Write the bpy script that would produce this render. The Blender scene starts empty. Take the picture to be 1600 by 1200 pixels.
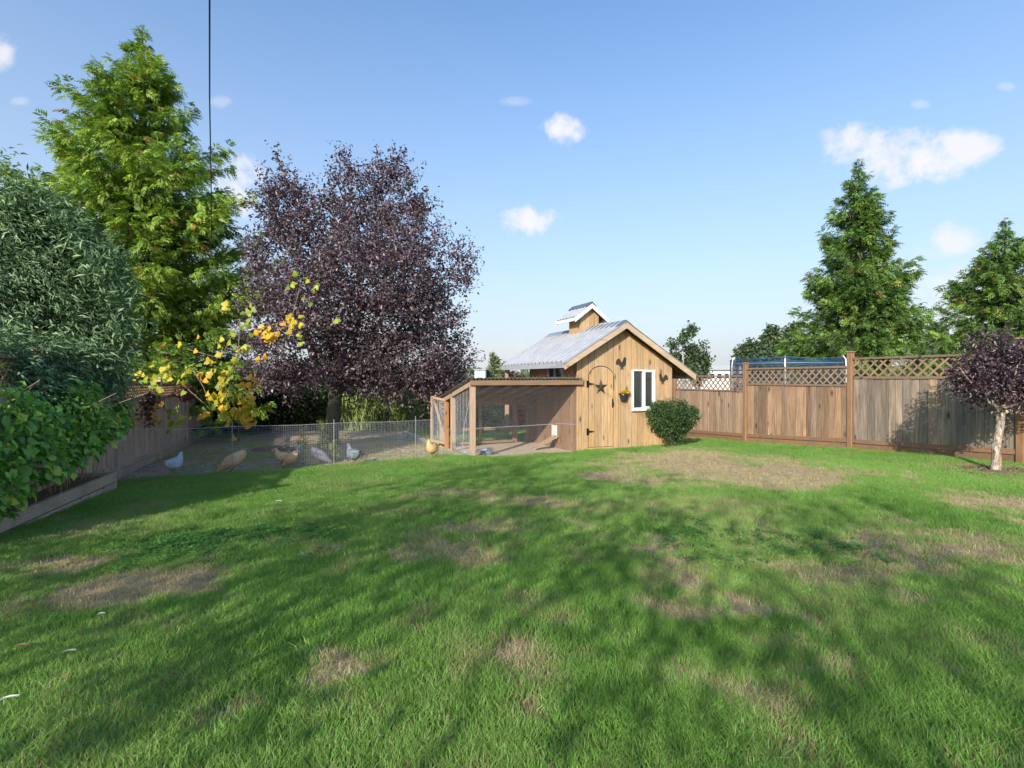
import bpy, bmesh, math, random
import numpy as np
from mathutils import Vector, Matrix, Quaternion
random.seed(7)
RNG = np.random.default_rng(11)
SC = bpy.context.scene
COL = SC.collection

# ------------------------------------------------------------------ camera, sky, sun, exposure
EYE = 1.2                 # camera height (metres above the lawn underfoot)
FPX, HX, HY = 800.0, 800.0, 590.0
cam_d = bpy.data.cameras.new('camera')
cam_d.lens = 18.0; cam_d.sensor_width = 36.0
cam_d.shift_y = -10.0 / 1600.0
cam_d.clip_end = 6000; cam_d.clip_start = 0.05
cam = bpy.data.objects.new('camera', cam_d); COL.objects.link(cam)
cam.location = (0, 0, EYE); cam.rotation_euler = (math.radians(90), 0, 0)
SC.camera = cam

SUN_EL, SUN_AZ = math.radians(25.0), math.radians(22.0)    # light travels forward and to the right
travel = Vector((math.sin(SUN_AZ) * math.cos(SUN_EL), math.cos(SUN_AZ) * math.cos(SUN_EL), -math.sin(SUN_EL)))
sd = bpy.data.lights.new('sun', 'SUN'); sd.energy = 2.0; sd.angle = math.radians(0.53); sd.color = (1.0, 0.93, 0.82)
sun = bpy.data.objects.new('sun', sd); COL.objects.link(sun)
sun.rotation_euler = travel.to_track_quat('-Z', 'Y').to_euler()
sun.location = (-20, -40, 30)

SC.view_settings.view_transform = 'Standard'
SC.view_settings.look = 'None'
SC.view_settings.exposure = 1.62
SC.view_settings.gamma = 1.0
SC.view_settings.use_curve_mapping = False

def N(nt, t, **kw):
    n = nt.nodes.new(t)
    for k, v in kw.items(): setattr(n, k, v)
    return n
def L(nt, a, b): nt.links.new(a, b)
def MATH(nt, op, a, b=None, c=None, clamp=False):
    n = N(nt, 'ShaderNodeMath', operation=op); n.use_clamp = clamp
    for i, v in enumerate((a, b, c)):
        if v is None: continue
        if hasattr(v, 'links'): L(nt, v, n.inputs[i])
        else: n.inputs[i].default_value = v
    return n.outputs[0]
def MIX(nt, f, a, b, mode='MIX'):
    n = N(nt, 'ShaderNodeMix', data_type='RGBA', blend_type=mode); n.clamp_factor = True
    for i, v in ((0, f), (6, a), (7, b)):
        if hasattr(v, 'links'): L(nt, v, n.inputs[i])
        elif i == 0: n.inputs[0].default_value = v
        else: n.inputs[i].default_value = tuple(v) + ((1,) if len(v) == 3 else ())
    return n.outputs[2]
def RAMP(nt, f, stops, interp='LINEAR'):
    n = N(nt, 'ShaderNodeValToRGB'); cr = n.color_ramp; cr.interpolation = interp
    while len(cr.elements) < len(stops): cr.elements.new(0.5)
    for e, (p, c) in zip(cr.elements, stops):
        e.position = p; e.color = tuple(c) + (1,) if len(c) == 3 else c
    L(nt, f, n.inputs[0]); return n.outputs[0]
def NOISE(nt, vec, scale, detail=4, rough=0.55, dist=0.0):
    n = N(nt, 'ShaderNodeTexNoise'); n.inputs['Scale'].default_value = scale
    n.inputs['Detail'].default_value = detail; n.inputs['Roughness'].default_value = rough
    n.inputs['Distortion'].default_value = dist
    if vec is not None: L(nt, vec, n.inputs['Vector'])
    return n.outputs['Fac']

# world: physical sky plus a handful of fair-weather clouds set by direction
W = bpy.data.worlds.new('World'); SC.world = W; W.use_nodes = True
nt = W.node_tree; nt.nodes.clear()
sky = N(nt, 'ShaderNodeTexSky', sky_type='NISHITA'); sky.sun_disc = False
sky.sun_elevation = SUN_EL; sky.sun_rotation = SUN_AZ + math.pi
sky.altitude = 50; sky.air_density = 1.0; sky.dust_density = 1.4; sky.ozone_density = 2.2
SKY_STRENGTH = 0.108
tc = N(nt, 'ShaderNodeTexCoord'); sep = N(nt, 'ShaderNodeSeparateXYZ'); L(nt, tc.outputs['Generated'], sep.inputs[0])
ysafe = MATH(nt, 'MAXIMUM', sep.outputs['Y'], 0.05)
u_ = MATH(nt, 'DIVIDE', sep.outputs['X'], ysafe); v_ = MATH(nt, 'DIVIDE', sep.outputs['Z'], ysafe)
n1 = NOISE(nt, tc.outputs['Generated'], 15, 8, 0.6, 0.4)
n1b = NOISE(nt, tc.outputs['Generated'], 48, 5, 0.6, 0.2)
wob = MATH(nt, 'ADD', MATH(nt, 'MULTIPLY', MATH(nt, 'SUBTRACT', n1, 0.5), 3.4), MATH(nt, 'MULTIPLY', MATH(nt, 'SUBTRACT', n1b, 0.5), 1.9))
clouds = [(880, 203, 40, 24, .95), (825, 344, 42, 24, .95), (1340, 230, 62, 34, .9), (1420, 246, 90, 42, 1.0), (1510, 232, 55, 30, .9),
          (1486, 372, 50, 24, .75), (1478, 462, 62, 46, .7), (1420, 425, 30, 26, .45), (366, 292, 46, 48, .85), (2, 82, 26, 30, .8),
          (30, 158, 15, 8, .3), (343, 160, 18, 10, .3), (810, 158, 26, 8, .25), (1436, 163, 16, 8, .28), (1572, 135, 16, 9, .32),
          (1440, 520, 110, 40, .4), (800, 560, 120, 30, .25), (1300, 215, 26, 16, .5), (1545, 222, 24, 12, .5), (1500, 500, 60, 20, .3), (1460, 395, 40, 12, .3)]
mask = None
for (cx, cy, rx, ry, a) in clouds:
    du = MATH(nt, 'DIVIDE', MATH(nt, 'SUBTRACT', u_, (cx - HX) / FPX), rx / FPX)
    dv = MATH(nt, 'DIVIDE', MATH(nt, 'SUBTRACT', v_, (HY - cy) / FPX), ry / FPX)
    r2 = MATH(nt, 'ADD', MATH(nt, 'MULTIPLY', du, du), MATH(nt, 'MULTIPLY', dv, dv))
    m = MATH(nt, 'SUBTRACT', 1.05, MATH(nt, 'ADD', r2, wob))
    mr = N(nt, 'ShaderNodeMapRange', interpolation_type='SMOOTHSTEP'); L(nt, m, mr.inputs[0])
    mr.inputs[1].default_value = -0.35; mr.inputs[2].default_value = 1.25; mr.inputs[3].default_value = 0; mr.inputs[4].default_value = a
    # nothing far outside the cloud
    near = MATH(nt, 'LESS_THAN', r2, 3.0)
    mm = MATH(nt, 'MULTIPLY', mr.outputs[0], near)
    mask = mm if mask is None else MATH(nt, 'MAXIMUM', mask, mm)
mask = MATH(nt, 'MULTIPLY', mask, MATH(nt, 'GREATER_THAN', sep.outputs['Y'], 0.08))
hs = N(nt, 'ShaderNodeHueSaturation'); hs.inputs['Saturation'].default_value = 1.26; hs.inputs['Value'].default_value = .85
L(nt, sky.outputs[0], hs.inputs['Color'])
skyc = hs.outputs[0]
# thin milky air low over the horizon, the same all the way round
elev = MATH(nt, 'MAXIMUM', sep.outputs['Z'], 0.0)
milk = MATH(nt, 'MULTIPLY', MATH(nt, 'POWER', MATH(nt, 'SUBTRACT', 1.0, elev, clamp=True), 2.0), 0.99)
mixed0 = MIX(nt, milk, skyc, (2.05, 2.2, 2.45))
mixed = MIX(nt, mask, mixed0, (2.95, 2.9, 3.0))
bg = N(nt, 'ShaderNodeBackground'); bg.inputs[1].default_value = SKY_STRENGTH
L(nt, mixed, bg.inputs[0])
wo = N(nt, 'ShaderNodeOutputWorld'); L(nt, bg.outputs[0], wo.inputs[0])

# ------------------------------------------------------------------ ground shape and helpers
DX, DY = -0.375, 0.927                       # direction along both side fences, away from the camera
_gt = np.array([-60, -10, 0, 2.5, 4, 6.44, 8.9, 9.3, 9.8, 11.5, 14, 17, 30, 80, 4000.])
_gz = np.array([-1.2, -1.2, -1.2, -1.19, -1.205, -1.325, -1.49, -1.525, -1.555, -1.6, -1.63, -1.66, -1.75, -1.8, -1.8])
def ground(x, y):
    t = np.asarray(y) * DY + np.asarray(x) * DX
    z = sum(np.interp(t + o, _gt, _gz) for o in (-.8, -.4, 0, .4, .8)) / 5.0
    z = z + 0.012 * np.sin(np.asarray(x) * 1.3 + 0.7) * np.sin(np.asarray(y) * 1.1)
    return z + EYE
def gz(x, y): return float(ground(x, y))
def px(x, y, d):                              # a point d metres ahead, read off the photo's measurements
    return Vector(((x - HX) / FPX * d, d, (HY - y) / FPX * d + EYE))
def pxg(x, y):                                # where that sight line meets the ground
    d = 6.0
    for _ in range(30):
        X = (x - HX) / FPX * d
        d = 0.5 * d + 0.5 * (EYE - gz(X, d)) * FPX / (y - HY)
    return Vector(((x - HX) / FPX * d, d, gz((x - HX) / FPX * d, d)))

class VN:                                     # tileable value noise
    def __init__(s, seed, cell): s.g = np.random.default_rng(seed).random((128, 128)); s.c = cell
    def __call__(s, x, y):
        x = np.asarray(x) / s.c + 500; y = np.asarray(y) / s.c + 500
        xi = np.floor(x).astype(int); yi = np.floor(y).astype(int); fx = x - xi; fy = y - yi
        fx = fx * fx * (3 - 2 * fx); fy = fy * fy * (3 - 2 * fy); g = s.g
        a = g[xi % 128, yi % 128]; b = g[(xi + 1) % 128, yi % 128]; c = g[xi % 128, (yi + 1) % 128]; d = g[(xi + 1) % 128, (yi + 1) % 128]
        return (a * (1 - fx) + b * fx) * (1 - fy) + (c * (1 - fx) + d * fx) * fy
V1, V2, V3, V4 = VN(1, 1.7), VN(2, 0.6), VN(3, 0.22), VN(4, 0.09)
def fbm(x, y): return V1(x, y) * .4 + V2(x, y) * .28 + V3(x, y) * .2 + V4(x, y) * .12

def tag(o, label=None, cat=None, group=None, kind=None):
    if label: o['label'] = label
    if cat: o['category'] = cat
    if group: o['group'] = group
    if kind: o['kind'] = kind
    return o
def empty(name, loc, rz=0.0, parent=None):
    o = bpy.data.objects.new(name, None); COL.objects.link(o); o.location = loc; o.rotation_euler = (0, 0, rz)
    o.empty_display_size = 0.2
    if parent: o.parent = parent
    return o
def thing(name, label, cat, loc, rz=0.0, group=None): return tag(empty(name, loc, rz), label, cat, group)
def link(name, me, m, parent=None, loc=None, rot=None, kind=None):
    o = bpy.data.objects.new(name, me); COL.objects.link(o)
    if m is not None and len(me.materials) == 0: me.materials.append(m)
    if parent: o.parent = parent
    if loc is not None: o.location = loc
    if rot is not None: o.rotation_euler = rot
    if kind: o['kind'] = kind
    return o

class MB:
    def __init__(s): s.v = []; s.f = []; s.t = []; s.tint = 0.5
    def add(s, vs, fs):
        b = len(s.v); s.v += [tuple(p) for p in vs]; s.f += [tuple(b + i for i in f) for f in fs]; s.t += [s.tint] * len(vs); return s
    def box(s, x0, x1, y0, y1, z0, z1, M=None):
        vs = [Vector(p) for p in ((x0, y0, z0), (x1, y0, z0), (x1, y1, z0), (x0, y1, z0), (x0, y0, z1), (x1, y0, z1), (x1, y1, z1), (x0, y1, z1))]
        if M is not None: vs = [M @ p for p in vs]
        return s.add(vs, [(0, 3, 2, 1), (4, 5, 6, 7), (0, 1, 5, 4), (1, 2, 6, 5), (2, 3, 7, 6), (3, 0, 4, 7)])
    def cbox(s, x0, x1, y0, y1, z0, z1, c=0.006, M=None):      # box with all four upright edges chamfered and top eased
        c = min(c, (x1 - x0) * .3, (y1 - y0) * .3)
        def ring(z, k): 
            return [(x0 + c + k, y0 + k, z), (x1 - c - k, y0 + k, z), (x1 - k, y0 + c + k, z), (x1 - k, y1 - c - k, z), (x1 - c - k, y1 - k, z), (x0 + c + k, y1 - k, z), (x0 + k, y1 - c - k, z), (x0 + k, y0 + c + k, z)]
        vs = ring(z0, 0) + ring(z1 - c, 0) + ring(z1, c * .7)
        if M is not None: vs = [M @ Vector(p) for p in vs]
        fs = [tuple(reversed(range(8))), tuple(range(16, 24))]
        for r in (0, 8):
            for i in range(8): fs.append((r + i, r + (i + 1) % 8, r + 8 + (i + 1) % 8, r + 8 + i))
        return s.add(vs, fs)
    def prism(s, poly, y0, y1, plane='xz'):                   # poly of (a, z) extruded along the third axis
        n = len(poly)
        if plane == 'xz': vs = [(a, y0, z) for a, z in poly] + [(a, y1, z) for a, z in poly]
        elif plane == 'yz': vs = [(y0, a, z) for a, z in poly] + [(y1, a, z) for a, z in poly]
        else: vs = [(a, z, y0) for a, z in poly] + [(a, z, y1) for a, z in poly]
        fs = [tuple(range(n)), tuple(reversed(range(n, 2 * n)))] + [(i, i + n, (i + 1) % n + n, (i + 1) % n) for i in range(n)]
        return s.add(vs, fs)
    def tube(s, pts, rad, n=6, cap=True):
        pts = [Vector(p) for p in pts]; m = len(pts)
        if not hasattr(rad, '__len__'): rad = [rad] * m
        vs = []; ref = None
        for i, p in enumerate(pts):
            t = (pts[min(i + 1, m - 1)] - pts[max(i - 1, 0)]).normalized()
            if ref is None:
                ref = Vector((0, 0, 1)) if abs(t.z) < .9 else Vector((1, 0, 0))
            a = t.cross(ref).normalized(); b = a.cross(t); ref = b
            for k in range(n):
                w = 2 * math.pi * k / n; vs.append(p + (a * math.cos(w) + b * math.sin(w)) * rad[i])
        fs = []
        for i in range(m - 1):
            for k in range(n): fs.append((i * n + k, i * n + (k + 1) % n, (i + 1) * n + (k + 1) % n, (i + 1) * n + k))
        if cap: fs += [tuple(reversed(range(n))), tuple(range((m - 1) * n, m * n))]
        return s.add(vs, fs)
    def mesh(s, name='mesh', smooth=False):
        me = bpy.data.meshes.new(name); me.from_pydata(s.v, [], s.f); 
        a = me.attributes.new('tint', 'FLOAT', 'POINT'); a.data.foreach_set('value', s.t)
        bm = bmesh.new(); bm.from_mesh(me); bmesh.ops.recalc_face_normals(bm, faces=bm.faces); bm.to_mesh(me); bm.free()
        if smooth: me.polygons.foreach_set('use_smooth', [True] * len(me.polygons))
        me.update(); return me
    def build(s, name, m, parent=None, loc=None, rot=None, kind=None, smooth=False):
        return link(name, s.mesh(name, smooth), m, parent, loc, rot, kind)

def clip_poly(poly, a, b, c):                # keep a*x + b*z <= c
    out = []
    for i in range(len(poly)):
        p, q = poly[i], poly[(i + 1) % len(poly)]
        dp, dq = a * p[0] + b * p[1] - c, a * q[0] + b * q[1] - c
        if dp <= 0: out.append(p)
        if (dp < 0 < dq) or (dq < 0 < dp):
            k = dp / (dp - dq); out.append((p[0] + (q[0] - p[0]) * k, p[1] + (q[1] - p[1]) * k))
    return out

# ------------------------------------------------------------------ materials
def newmat(name):
    m = bpy.data.materials.new(name); m.use_nodes = True; nt = m.node_tree; nt.nodes.clear()
    out = N(nt, 'ShaderNodeOutputMaterial'); p = N(nt, 'ShaderNodeBsdfPrincipled'); L(nt, p.outputs[0], out.inputs[0])
    return m, nt, p, out
def objvec(nt, scale=(1, 1, 1), rnd=True):
    tc = N(nt, 'ShaderNodeTexCoord'); mp = N(nt, 'ShaderNodeMapping'); mp.inputs['Scale'].default_value = scale
    L(nt, tc.outputs['Object'], mp.inputs['Vector'])
    if rnd:
        oi = N(nt, 'ShaderNodeObjectInfo'); cb = N(nt, 'ShaderNodeCombineXYZ')
        for i, k in enumerate((37.0, 71.0, 19.0)): L(nt, MATH(nt, 'MULTIPLY', oi.outputs['Random'], k), cb.inputs[i])
        va = N(nt, 'ShaderNodeVectorMath', operation='ADD'); L(nt, mp.outputs[0], va.inputs[0]); L(nt, cb.outputs[0], va.inputs[1])
        return va.outputs[0]
    return mp.outputs[0]
def wood(name, light, dark, tones, grey=(.2, .18, .16), greyamt=.3, axis=2, rough=.75, knots=True, lowstain=0.0, bump=.25):
    m, nt, p, out = newmat(name)
    sc = [24, 24, 24]; sc[axis] = 1.3
    g = NOISE(nt, objvec(nt, sc), 1.6, 8, .65, .6)
    fine = NOISE(nt, objvec(nt, [v * 4 if i != axis else v * 2 for i, v in enumerate(sc)]), 2.2, 4, .6)
    col = RAMP(nt, g, [(.28, dark), (.5, tuple((a + b) / 2 for a, b in zip(light, dark))), (.68, light)])
    oi = N(nt, 'ShaderNodeObjectInfo')
    tone = RAMP(nt, oi.outputs['Random'], [(i / (len(tones) - 1), c) for i, c in enumerate(tones)])
    col = MIX(nt, 1.0, col, tone, 'MULTIPLY')
    sc2 = [3.0, 3.0, 3.0]; sc2[axis] = .9
    blot = NOISE(nt, objvec(nt, sc2), 1.4, 5, .6, .3)
    gf = MATH(nt, 'MULTIPLY', MATH(nt, 'SUBTRACT', blot, .42, clamp=True), greyamt * 6, clamp=True)
    col = MIX(nt, gf, col, MIX(nt, g, tuple(c * .55 for c in grey), grey))
    if knots:
        sk = [5.5, 5.5, 5.5]; sk[axis] = 2.2
        vo = N(nt, 'ShaderNodeTexVoronoi'); L(nt, objvec(nt, sk), vo.inputs['Vector']); vo.inputs['Scale'].default_value = 1.0
        kf = RAMP(nt, vo.outputs['Distance'], [(.08, (1, 1, 1)), (.13, (.45, .45, .45)), (.2, (0, 0, 0))])
        col = MIX(nt, kf, col, tuple(c * .35 for c in dark))
    ff = MATH(nt, 'ADD', .78, MATH(nt, 'MULTIPLY', fine, .44))
    cc = N(nt, 'ShaderNodeCombineColor')
    for i in range(3): L(nt, ff, cc.inputs[i])
    col = MIX(nt, 1.0, col, cc.outputs[0], 'MULTIPLY')
    L(nt, col, p.inputs['Base Color']); p.inputs['Roughness'].default_value = rough
    b = N(nt, 'ShaderNodeBump'); b.inputs['Strength'].default_value = bump; b.inputs['Distance'].default_value = .004
    L(nt, MATH(nt, 'ADD', g, fine), b.inputs['Height']); L(nt, b.outputs[0], p.inputs['Normal'])
    return m
def plain(name, col, rough=.6, metal=0.0, var=.15, spec=.5, scale=8):
    m, nt, p, out = newmat(name)
    n = NOISE(nt, objvec(nt), scale, 6, .6)
    c = MIX(nt, n, tuple(v * (1 - var * 2) for v in col), tuple(min(1, v * (1 + var)) for v in col))
    L(nt, c, p.inputs['Base Color']); p.inputs['Roughness'].default_value = rough; p.inputs['Metallic'].default_value = metal
    p.inputs['Specular IOR Level'].default_value = spec
    b = N(nt, 'ShaderNodeBump'); b.inputs['Strength'].default_value = .12; b.inputs['Distance'].default_value = .003
    L(nt, n, b.inputs['Height']); L(nt, b.outputs[0], p.inputs['Normal'])
    return m
def leafmat(name, stops, rough=.5, trans=.3, tcol=(1.25, 1.35, .7), spec=.5, scale=1.2):
    """leaf colour by each leaf's own tint plus large patches of the tree; part of the light passes through"""
    m, nt, p, out = newmat(name)
    at = N(nt, 'ShaderNodeAttribute', attribute_name='tint')
    geo = N(nt, 'ShaderNodeNewGeometry')
    big = NOISE(nt, geo.outputs['Position'], scale, 3, .5)
    f = MATH(nt, 'ADD', at.outputs['Fac'], MATH(nt, 'MULTIPLY', MATH(nt, 'SUBTRACT', big, .5), .5), clamp=True)
    col = RAMP(nt, f, stops)
    L(nt, col, p.inputs['Base Color']); p.inputs['Roughness'].default_value = rough; p.inputs['Specular IOR Level'].default_value = spec
    tr = N(nt, 'ShaderNodeBsdfTranslucent'); L(nt, MIX(nt, 1.0, col, tcol, 'MULTIPLY'), tr.inputs[0])
    ms = N(nt, 'ShaderNodeMixShader'); ms.inputs[0].default_value = trans
    L(nt, p.outputs[0], ms.inputs[1]); L(nt, tr.outputs[0], ms.inputs[2]); L(nt, ms.outputs[0], out.inputs[0])
    return m

M = {}
M['fence_a'] = wood('fence cedar brown', (.45, .345, .25), (.19, .13, .09), [(1, .92, .85), (.7, .64, .6), (1.2, 1.1, 1.05), (.58, .5, .46), (.95, .9, .84), (1.1, .98, .85), (.8, .8, .8)], (.23, .17, .125), .22)
M['fence_b'] = wood('fence cedar orange', (.46, .34, .235), (.155, .098, .06), [(1.1, .95, .8), (.66, .58, .52), (1.25, 1.12, 1), (.85, .8, .76), (.5, .44, .4), (1.2, 1.0, .8), (.75, .72, .7)], (.2, .15, .11), .28)
M['fence_c'] = wood('fence cedar weathered', (.45, .37, .28), (.15, .115, .09), [(1.1, 1.02, .94), (.7, .69, .68), (1.2, 1.12, 1.02), (.58, .57, .57), (.9, .9, .9), (1.15, 1.0, .85), (.78, .78, .8)], (.17, .15, .135), .5)
M['post'] = wood('post stained cedar', (.36, .215, .11), (.19, .10, .05), [(1, .95, .9), (.85, .8, .75)], (.26, .19, .13), .2, knots=False)
M['rail'] = wood('rail cedar', (.30, .205, .14), (.15, .10, .065), [(1, .95, .9), (.8, .78, .74)], (.2, .165, .14), .4, axis=1)
M['rail_red'] = wood('lower rail stained', (.34, .19, .10), (.18, .10, .055), [(1, .95, .9), (.8, .78, .74)], (.16, .12, .1), .3, axis=1)
M['rail_s'] = wood('rail cedar along front', (.36, .24, .145), (.2, .125, .07), [(1, .95, .9), (.85, .8, .77)], (.25, .2, .15), .3, axis=0)
M['lattice'] = wood('lattice cedar', (.38, .28, .19), (.22, .155, .10), [(1, .95, .9), (.75, .7, .66), (1.1, 1.05, 1)], (.22, .19, .16), .4, knots=False)
M['fence_left'] = wood('fence shaded cedar', (.66, .52, .42), (.40, .30, .23), [(1, .97, .95), (.86, .83, .8), (1.05, 1, .97)], (.27, .22, .19), .3)
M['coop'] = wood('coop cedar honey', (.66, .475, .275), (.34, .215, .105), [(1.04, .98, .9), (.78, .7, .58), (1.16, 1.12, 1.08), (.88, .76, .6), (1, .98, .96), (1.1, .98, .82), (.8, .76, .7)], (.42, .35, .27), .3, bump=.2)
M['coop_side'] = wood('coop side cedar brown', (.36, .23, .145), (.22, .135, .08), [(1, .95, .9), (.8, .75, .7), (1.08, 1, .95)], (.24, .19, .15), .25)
M['coop_trim'] = wood('coop rake board', (.62, .49, .36), (.42, .31, .21), [(1, .97, .93), (.9, .86, .8)], (.4, .33, .27), .35, axis=0)
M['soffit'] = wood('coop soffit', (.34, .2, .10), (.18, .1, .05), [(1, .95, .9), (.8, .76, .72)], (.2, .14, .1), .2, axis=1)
M['run_post'] = wood('run post cedar', (.52, .40, .30), (.36, .25, .17), [(1, .96, .9), (.9, .85, .8)], (.38, .3, .24), .25)
M['run_orange'] = wood('run post orange', (.50, .26, .12), (.34, .16, .07), [(1, .96, .9), (.9, .85, .8)], (.38, .26, .18), .2)
M['planter'] = wood('planter timber', (.60, .50, .40), (.38, .30, .23), [(1, .97, .95), (.88, .85, .82)], (.28, .24, .2), .4, axis=1)
M['dark'] = plain('dark interior', (.02, .017, .015), .9)
M['black'] = plain('black iron', (.022, .02, .02), .5, .6)
M['star'] = plain('weathered tin', (.10, .075, .065), .5, .6, .3)
M['white'] = plain('white paint', (.78, .78, .76), .45, var=.06)
M['white_trim'] = plain('white cupola trim', (.72, .71, .68), .5, var=.1)
M['grey_trim'] = plain('grey eave trim', (.36, .37, .42), .5, var=.1)
M['seam'] = plain('roof rib shade tone', (.10, .105, .12), .6)  # dark tone standing for the shade lines beside the roof ribs
M['tin'] = plain('ridge cap steel', (.20, .23, .29), .4, .6, .12)
M['galv'] = plain('galvanised wire', (.52, .54, .58), .5, .2, .08)
M['galv_dark'] = plain('old wire', (.34, .36, .40), .5, .4, .1)
M['bowl'] = plain('galvanised pan', (.35, .42, .52), .35, .5, .1)
M['water'] = plain('pan water', (.5, .56, .62), .08, 0, .02)
M['pot'] = plain('black pot', (.025, .03, .032), .45)
M['cable'] = plain('cable sheath', (.03, .035, .05), .6)
M['netblack'] = plain('trampoline net', (.02, .035, .06), .8)
M['blue'] = plain('blue pad', (.02, .09, .22), .5, 0, .1)
M['ltblue'] = plain('pale blue strap', (.07, .18, .32), .5, 0, .1)
M['steel'] = plain('steel tube', (.45, .47, .5), .35, .8, .08)
M['far_white'] = plain('far white cladding', (.72, .73, .76), .7, 0, .05)
M['far_grey'] = plain('far roof', (.38, .4, .44), .7, 0, .1)
M['far_dark'] = plain('far window glass', (.05, .06, .08), .2)
M['bark_plum'] = plain('plum bark', (.105, .10, .06), .9, 0, .5, scale=22)
M['bark_cedar'] = plain('cedar bark', (.10, .07, .05), .95, 0, .4, scale=14)
M['bark_dark'] = plain('dark bark', (.06, .05, .042), .95, 0, .4, scale=14)
M['bark_birch'] = plain('pale bark', (.42, .4, .36), .9, 0, .4, scale=9)
M['cane'] = plain('raspberry cane', (.36, .27, .17), .8, 0, .3, scale=20)
M['stem'] = plain('vine stem', (.26, .17, .1), .8, 0, .3, scale=20)
M['mulch'] = plain('bark mulch', (.22, .145, .10), .95, 0, .5, scale=30)
# metal roofing: pale zinc sheet with faint streaks
m, nt, p, out = newmat('corrugated zinc'); M['zinc'] = m
n = NOISE(nt, objvec(nt, (2, 9, 2)), 2.0, 6, .6)
L(nt, RAMP(nt, n, [(.3, (.40, .41, .43)), (.7, (.54, .55, .57))]), p.inputs['Base Color']); p.inputs['Metallic'].default_value = .4; p.inputs['Roughness'].default_value = .42
m, nt, p, out = newmat('old corrugated sheet'); M['oldzinc'] = m
n = NOISE(nt, objvec(nt, (3, 3, 3)), 3.0, 6, .6)
L(nt, RAMP(nt, n, [(.35, (.22, .17, .14)), (.6, (.33, .31, .29))]), p.inputs['Base Color']); p.inputs['Metallic'].default_value = .2; p.inputs['Roughness'].default_value = .6
# glass
m, nt, p, out = newmat('window glass'); M['glass'] = m
p.inputs['Base Color'].default_value = (.035, .042, .04, 1); p.inputs['Roughness'].default_value = .04; p.inputs['Specular IOR Level'].default_value = .9

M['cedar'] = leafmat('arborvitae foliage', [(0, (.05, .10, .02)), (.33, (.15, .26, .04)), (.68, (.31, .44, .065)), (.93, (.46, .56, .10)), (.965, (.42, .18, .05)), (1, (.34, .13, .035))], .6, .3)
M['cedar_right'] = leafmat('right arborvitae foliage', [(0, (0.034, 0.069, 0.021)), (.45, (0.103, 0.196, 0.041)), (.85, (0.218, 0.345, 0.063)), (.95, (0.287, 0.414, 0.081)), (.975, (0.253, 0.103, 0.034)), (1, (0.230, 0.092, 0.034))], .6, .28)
M['plum'] = leafmat('plum foliage', [(0, (0.046, 0.034, 0.043)), (.5, (0.124, 0.090, 0.107)), (.85, (0.215, 0.159, 0.176)), (.98, (0.312, 0.247, 0.260)), (1, (0.208, 0.234, 0.078))], .38, .2, (1.3, .7, .7), .5)
M['plum_small'] = leafmat('standard plum foliage', [(0, (0.027, 0.019, 0.025)), (.5, (0.073, 0.045, 0.057)), (.9, (0.163, 0.094, 0.100)), (1, (0.250, 0.188, 0.175))], .4, .15, (1.3, .7, .7), .7)
M['olive'] = leafmat('grey green foliage', [(0, (0.068, 0.115, 0.061)), (.5, (0.162, 0.270, 0.128)), (.85, (0.311, 0.432, 0.230)), (1, (0.486, 0.567, 0.405))], .6, .22, (1.1, 1.2, .8), .35)
M['rasp'] = leafmat('raspberry foliage', [(0, (0.060, 0.156, 0.036)), (.5, (0.192, 0.408, 0.072)), (.85, (0.396, 0.600, 0.108)), (.95, (0.576, 0.600, 0.096)), (1, (0.660, 0.456, 0.120))], .5, .35)
M['bush'] = leafmat('boxwood foliage', [(0, (.02, .042, .014)), (.5, (.05, .105, .026)), (1, (.12, .2, .05))], .45, .2)
M['hedge'] = leafmat('dark hedge foliage', [(0, (0.022, 0.045, 0.018)), (.6, (0.053, 0.098, 0.030)), (1, (0.120, 0.180, 0.053))], .5, .2)
M['reeds'] = leafmat('pale tall grass', [(0, (0.115, 0.172, 0.057)), (.5, (0.299, 0.391, 0.115)), (1, (0.529, 0.575, 0.253))], .6, .4)
M['yellowshrub'] = leafmat('yellow green shrub', [(0, (.12, .16, .04)), (.5, (.28, .34, .07)), (1, (.5, .44, .10))], .5, .35)
M['redshrub'] = leafmat('red shrub', [(0, (.16, .05, .04)), (.5, (.4, .1, .1)), (.8, (.5, .2, .16)), (1, (.35, .35, .1))], .5, .35)
M['far_leaf'] = leafmat('far foliage', [(0, (.035, .065, .03)), (.5, (.08, .13, .055)), (1, (.16, .21, .09))], .6, .25, scale=.3)
M['far_pale'] = leafmat('far pale foliage', [(0, (.10, .13, .07)), (.5, (.19, .23, .11)), (1, (.30, .32, .16))], .6, .3, scale=.3)
M['vine_y'] = leafmat('vine leaf yellow', [(0, (.46, .44, .04)), (.35, (.62, .50, .04)), (.65, (.74, .50, .045)), (1, (.80, .36, .04))], .5, .4, (1.1, 1, .6))
M['vine_g'] = leafmat('vine leaf lime', [(0, (.16, .27, .03)), (.5, (.30, .40, .04)), (1, (.52, .52, .05))], .5, .4, (1.1, 1.1, .6))
M['vine_r'] = leafmat('creeper leaf red', [(0, (.10, .04, .04)), (.5, (.18, .07, .06)), (1, (.12, .14, .05))], .5, .3)
M['flower'] = leafmat('yellow flowers', [(0, (.3, .26, .02)), (.5, (.6, .42, .02)), (1, (.7, .55, .05))], .5, .3)

# ------------------------------------------------------------------ ground sheets
def poly_world(pts): return [pxg(*p) for p in pts]
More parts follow.
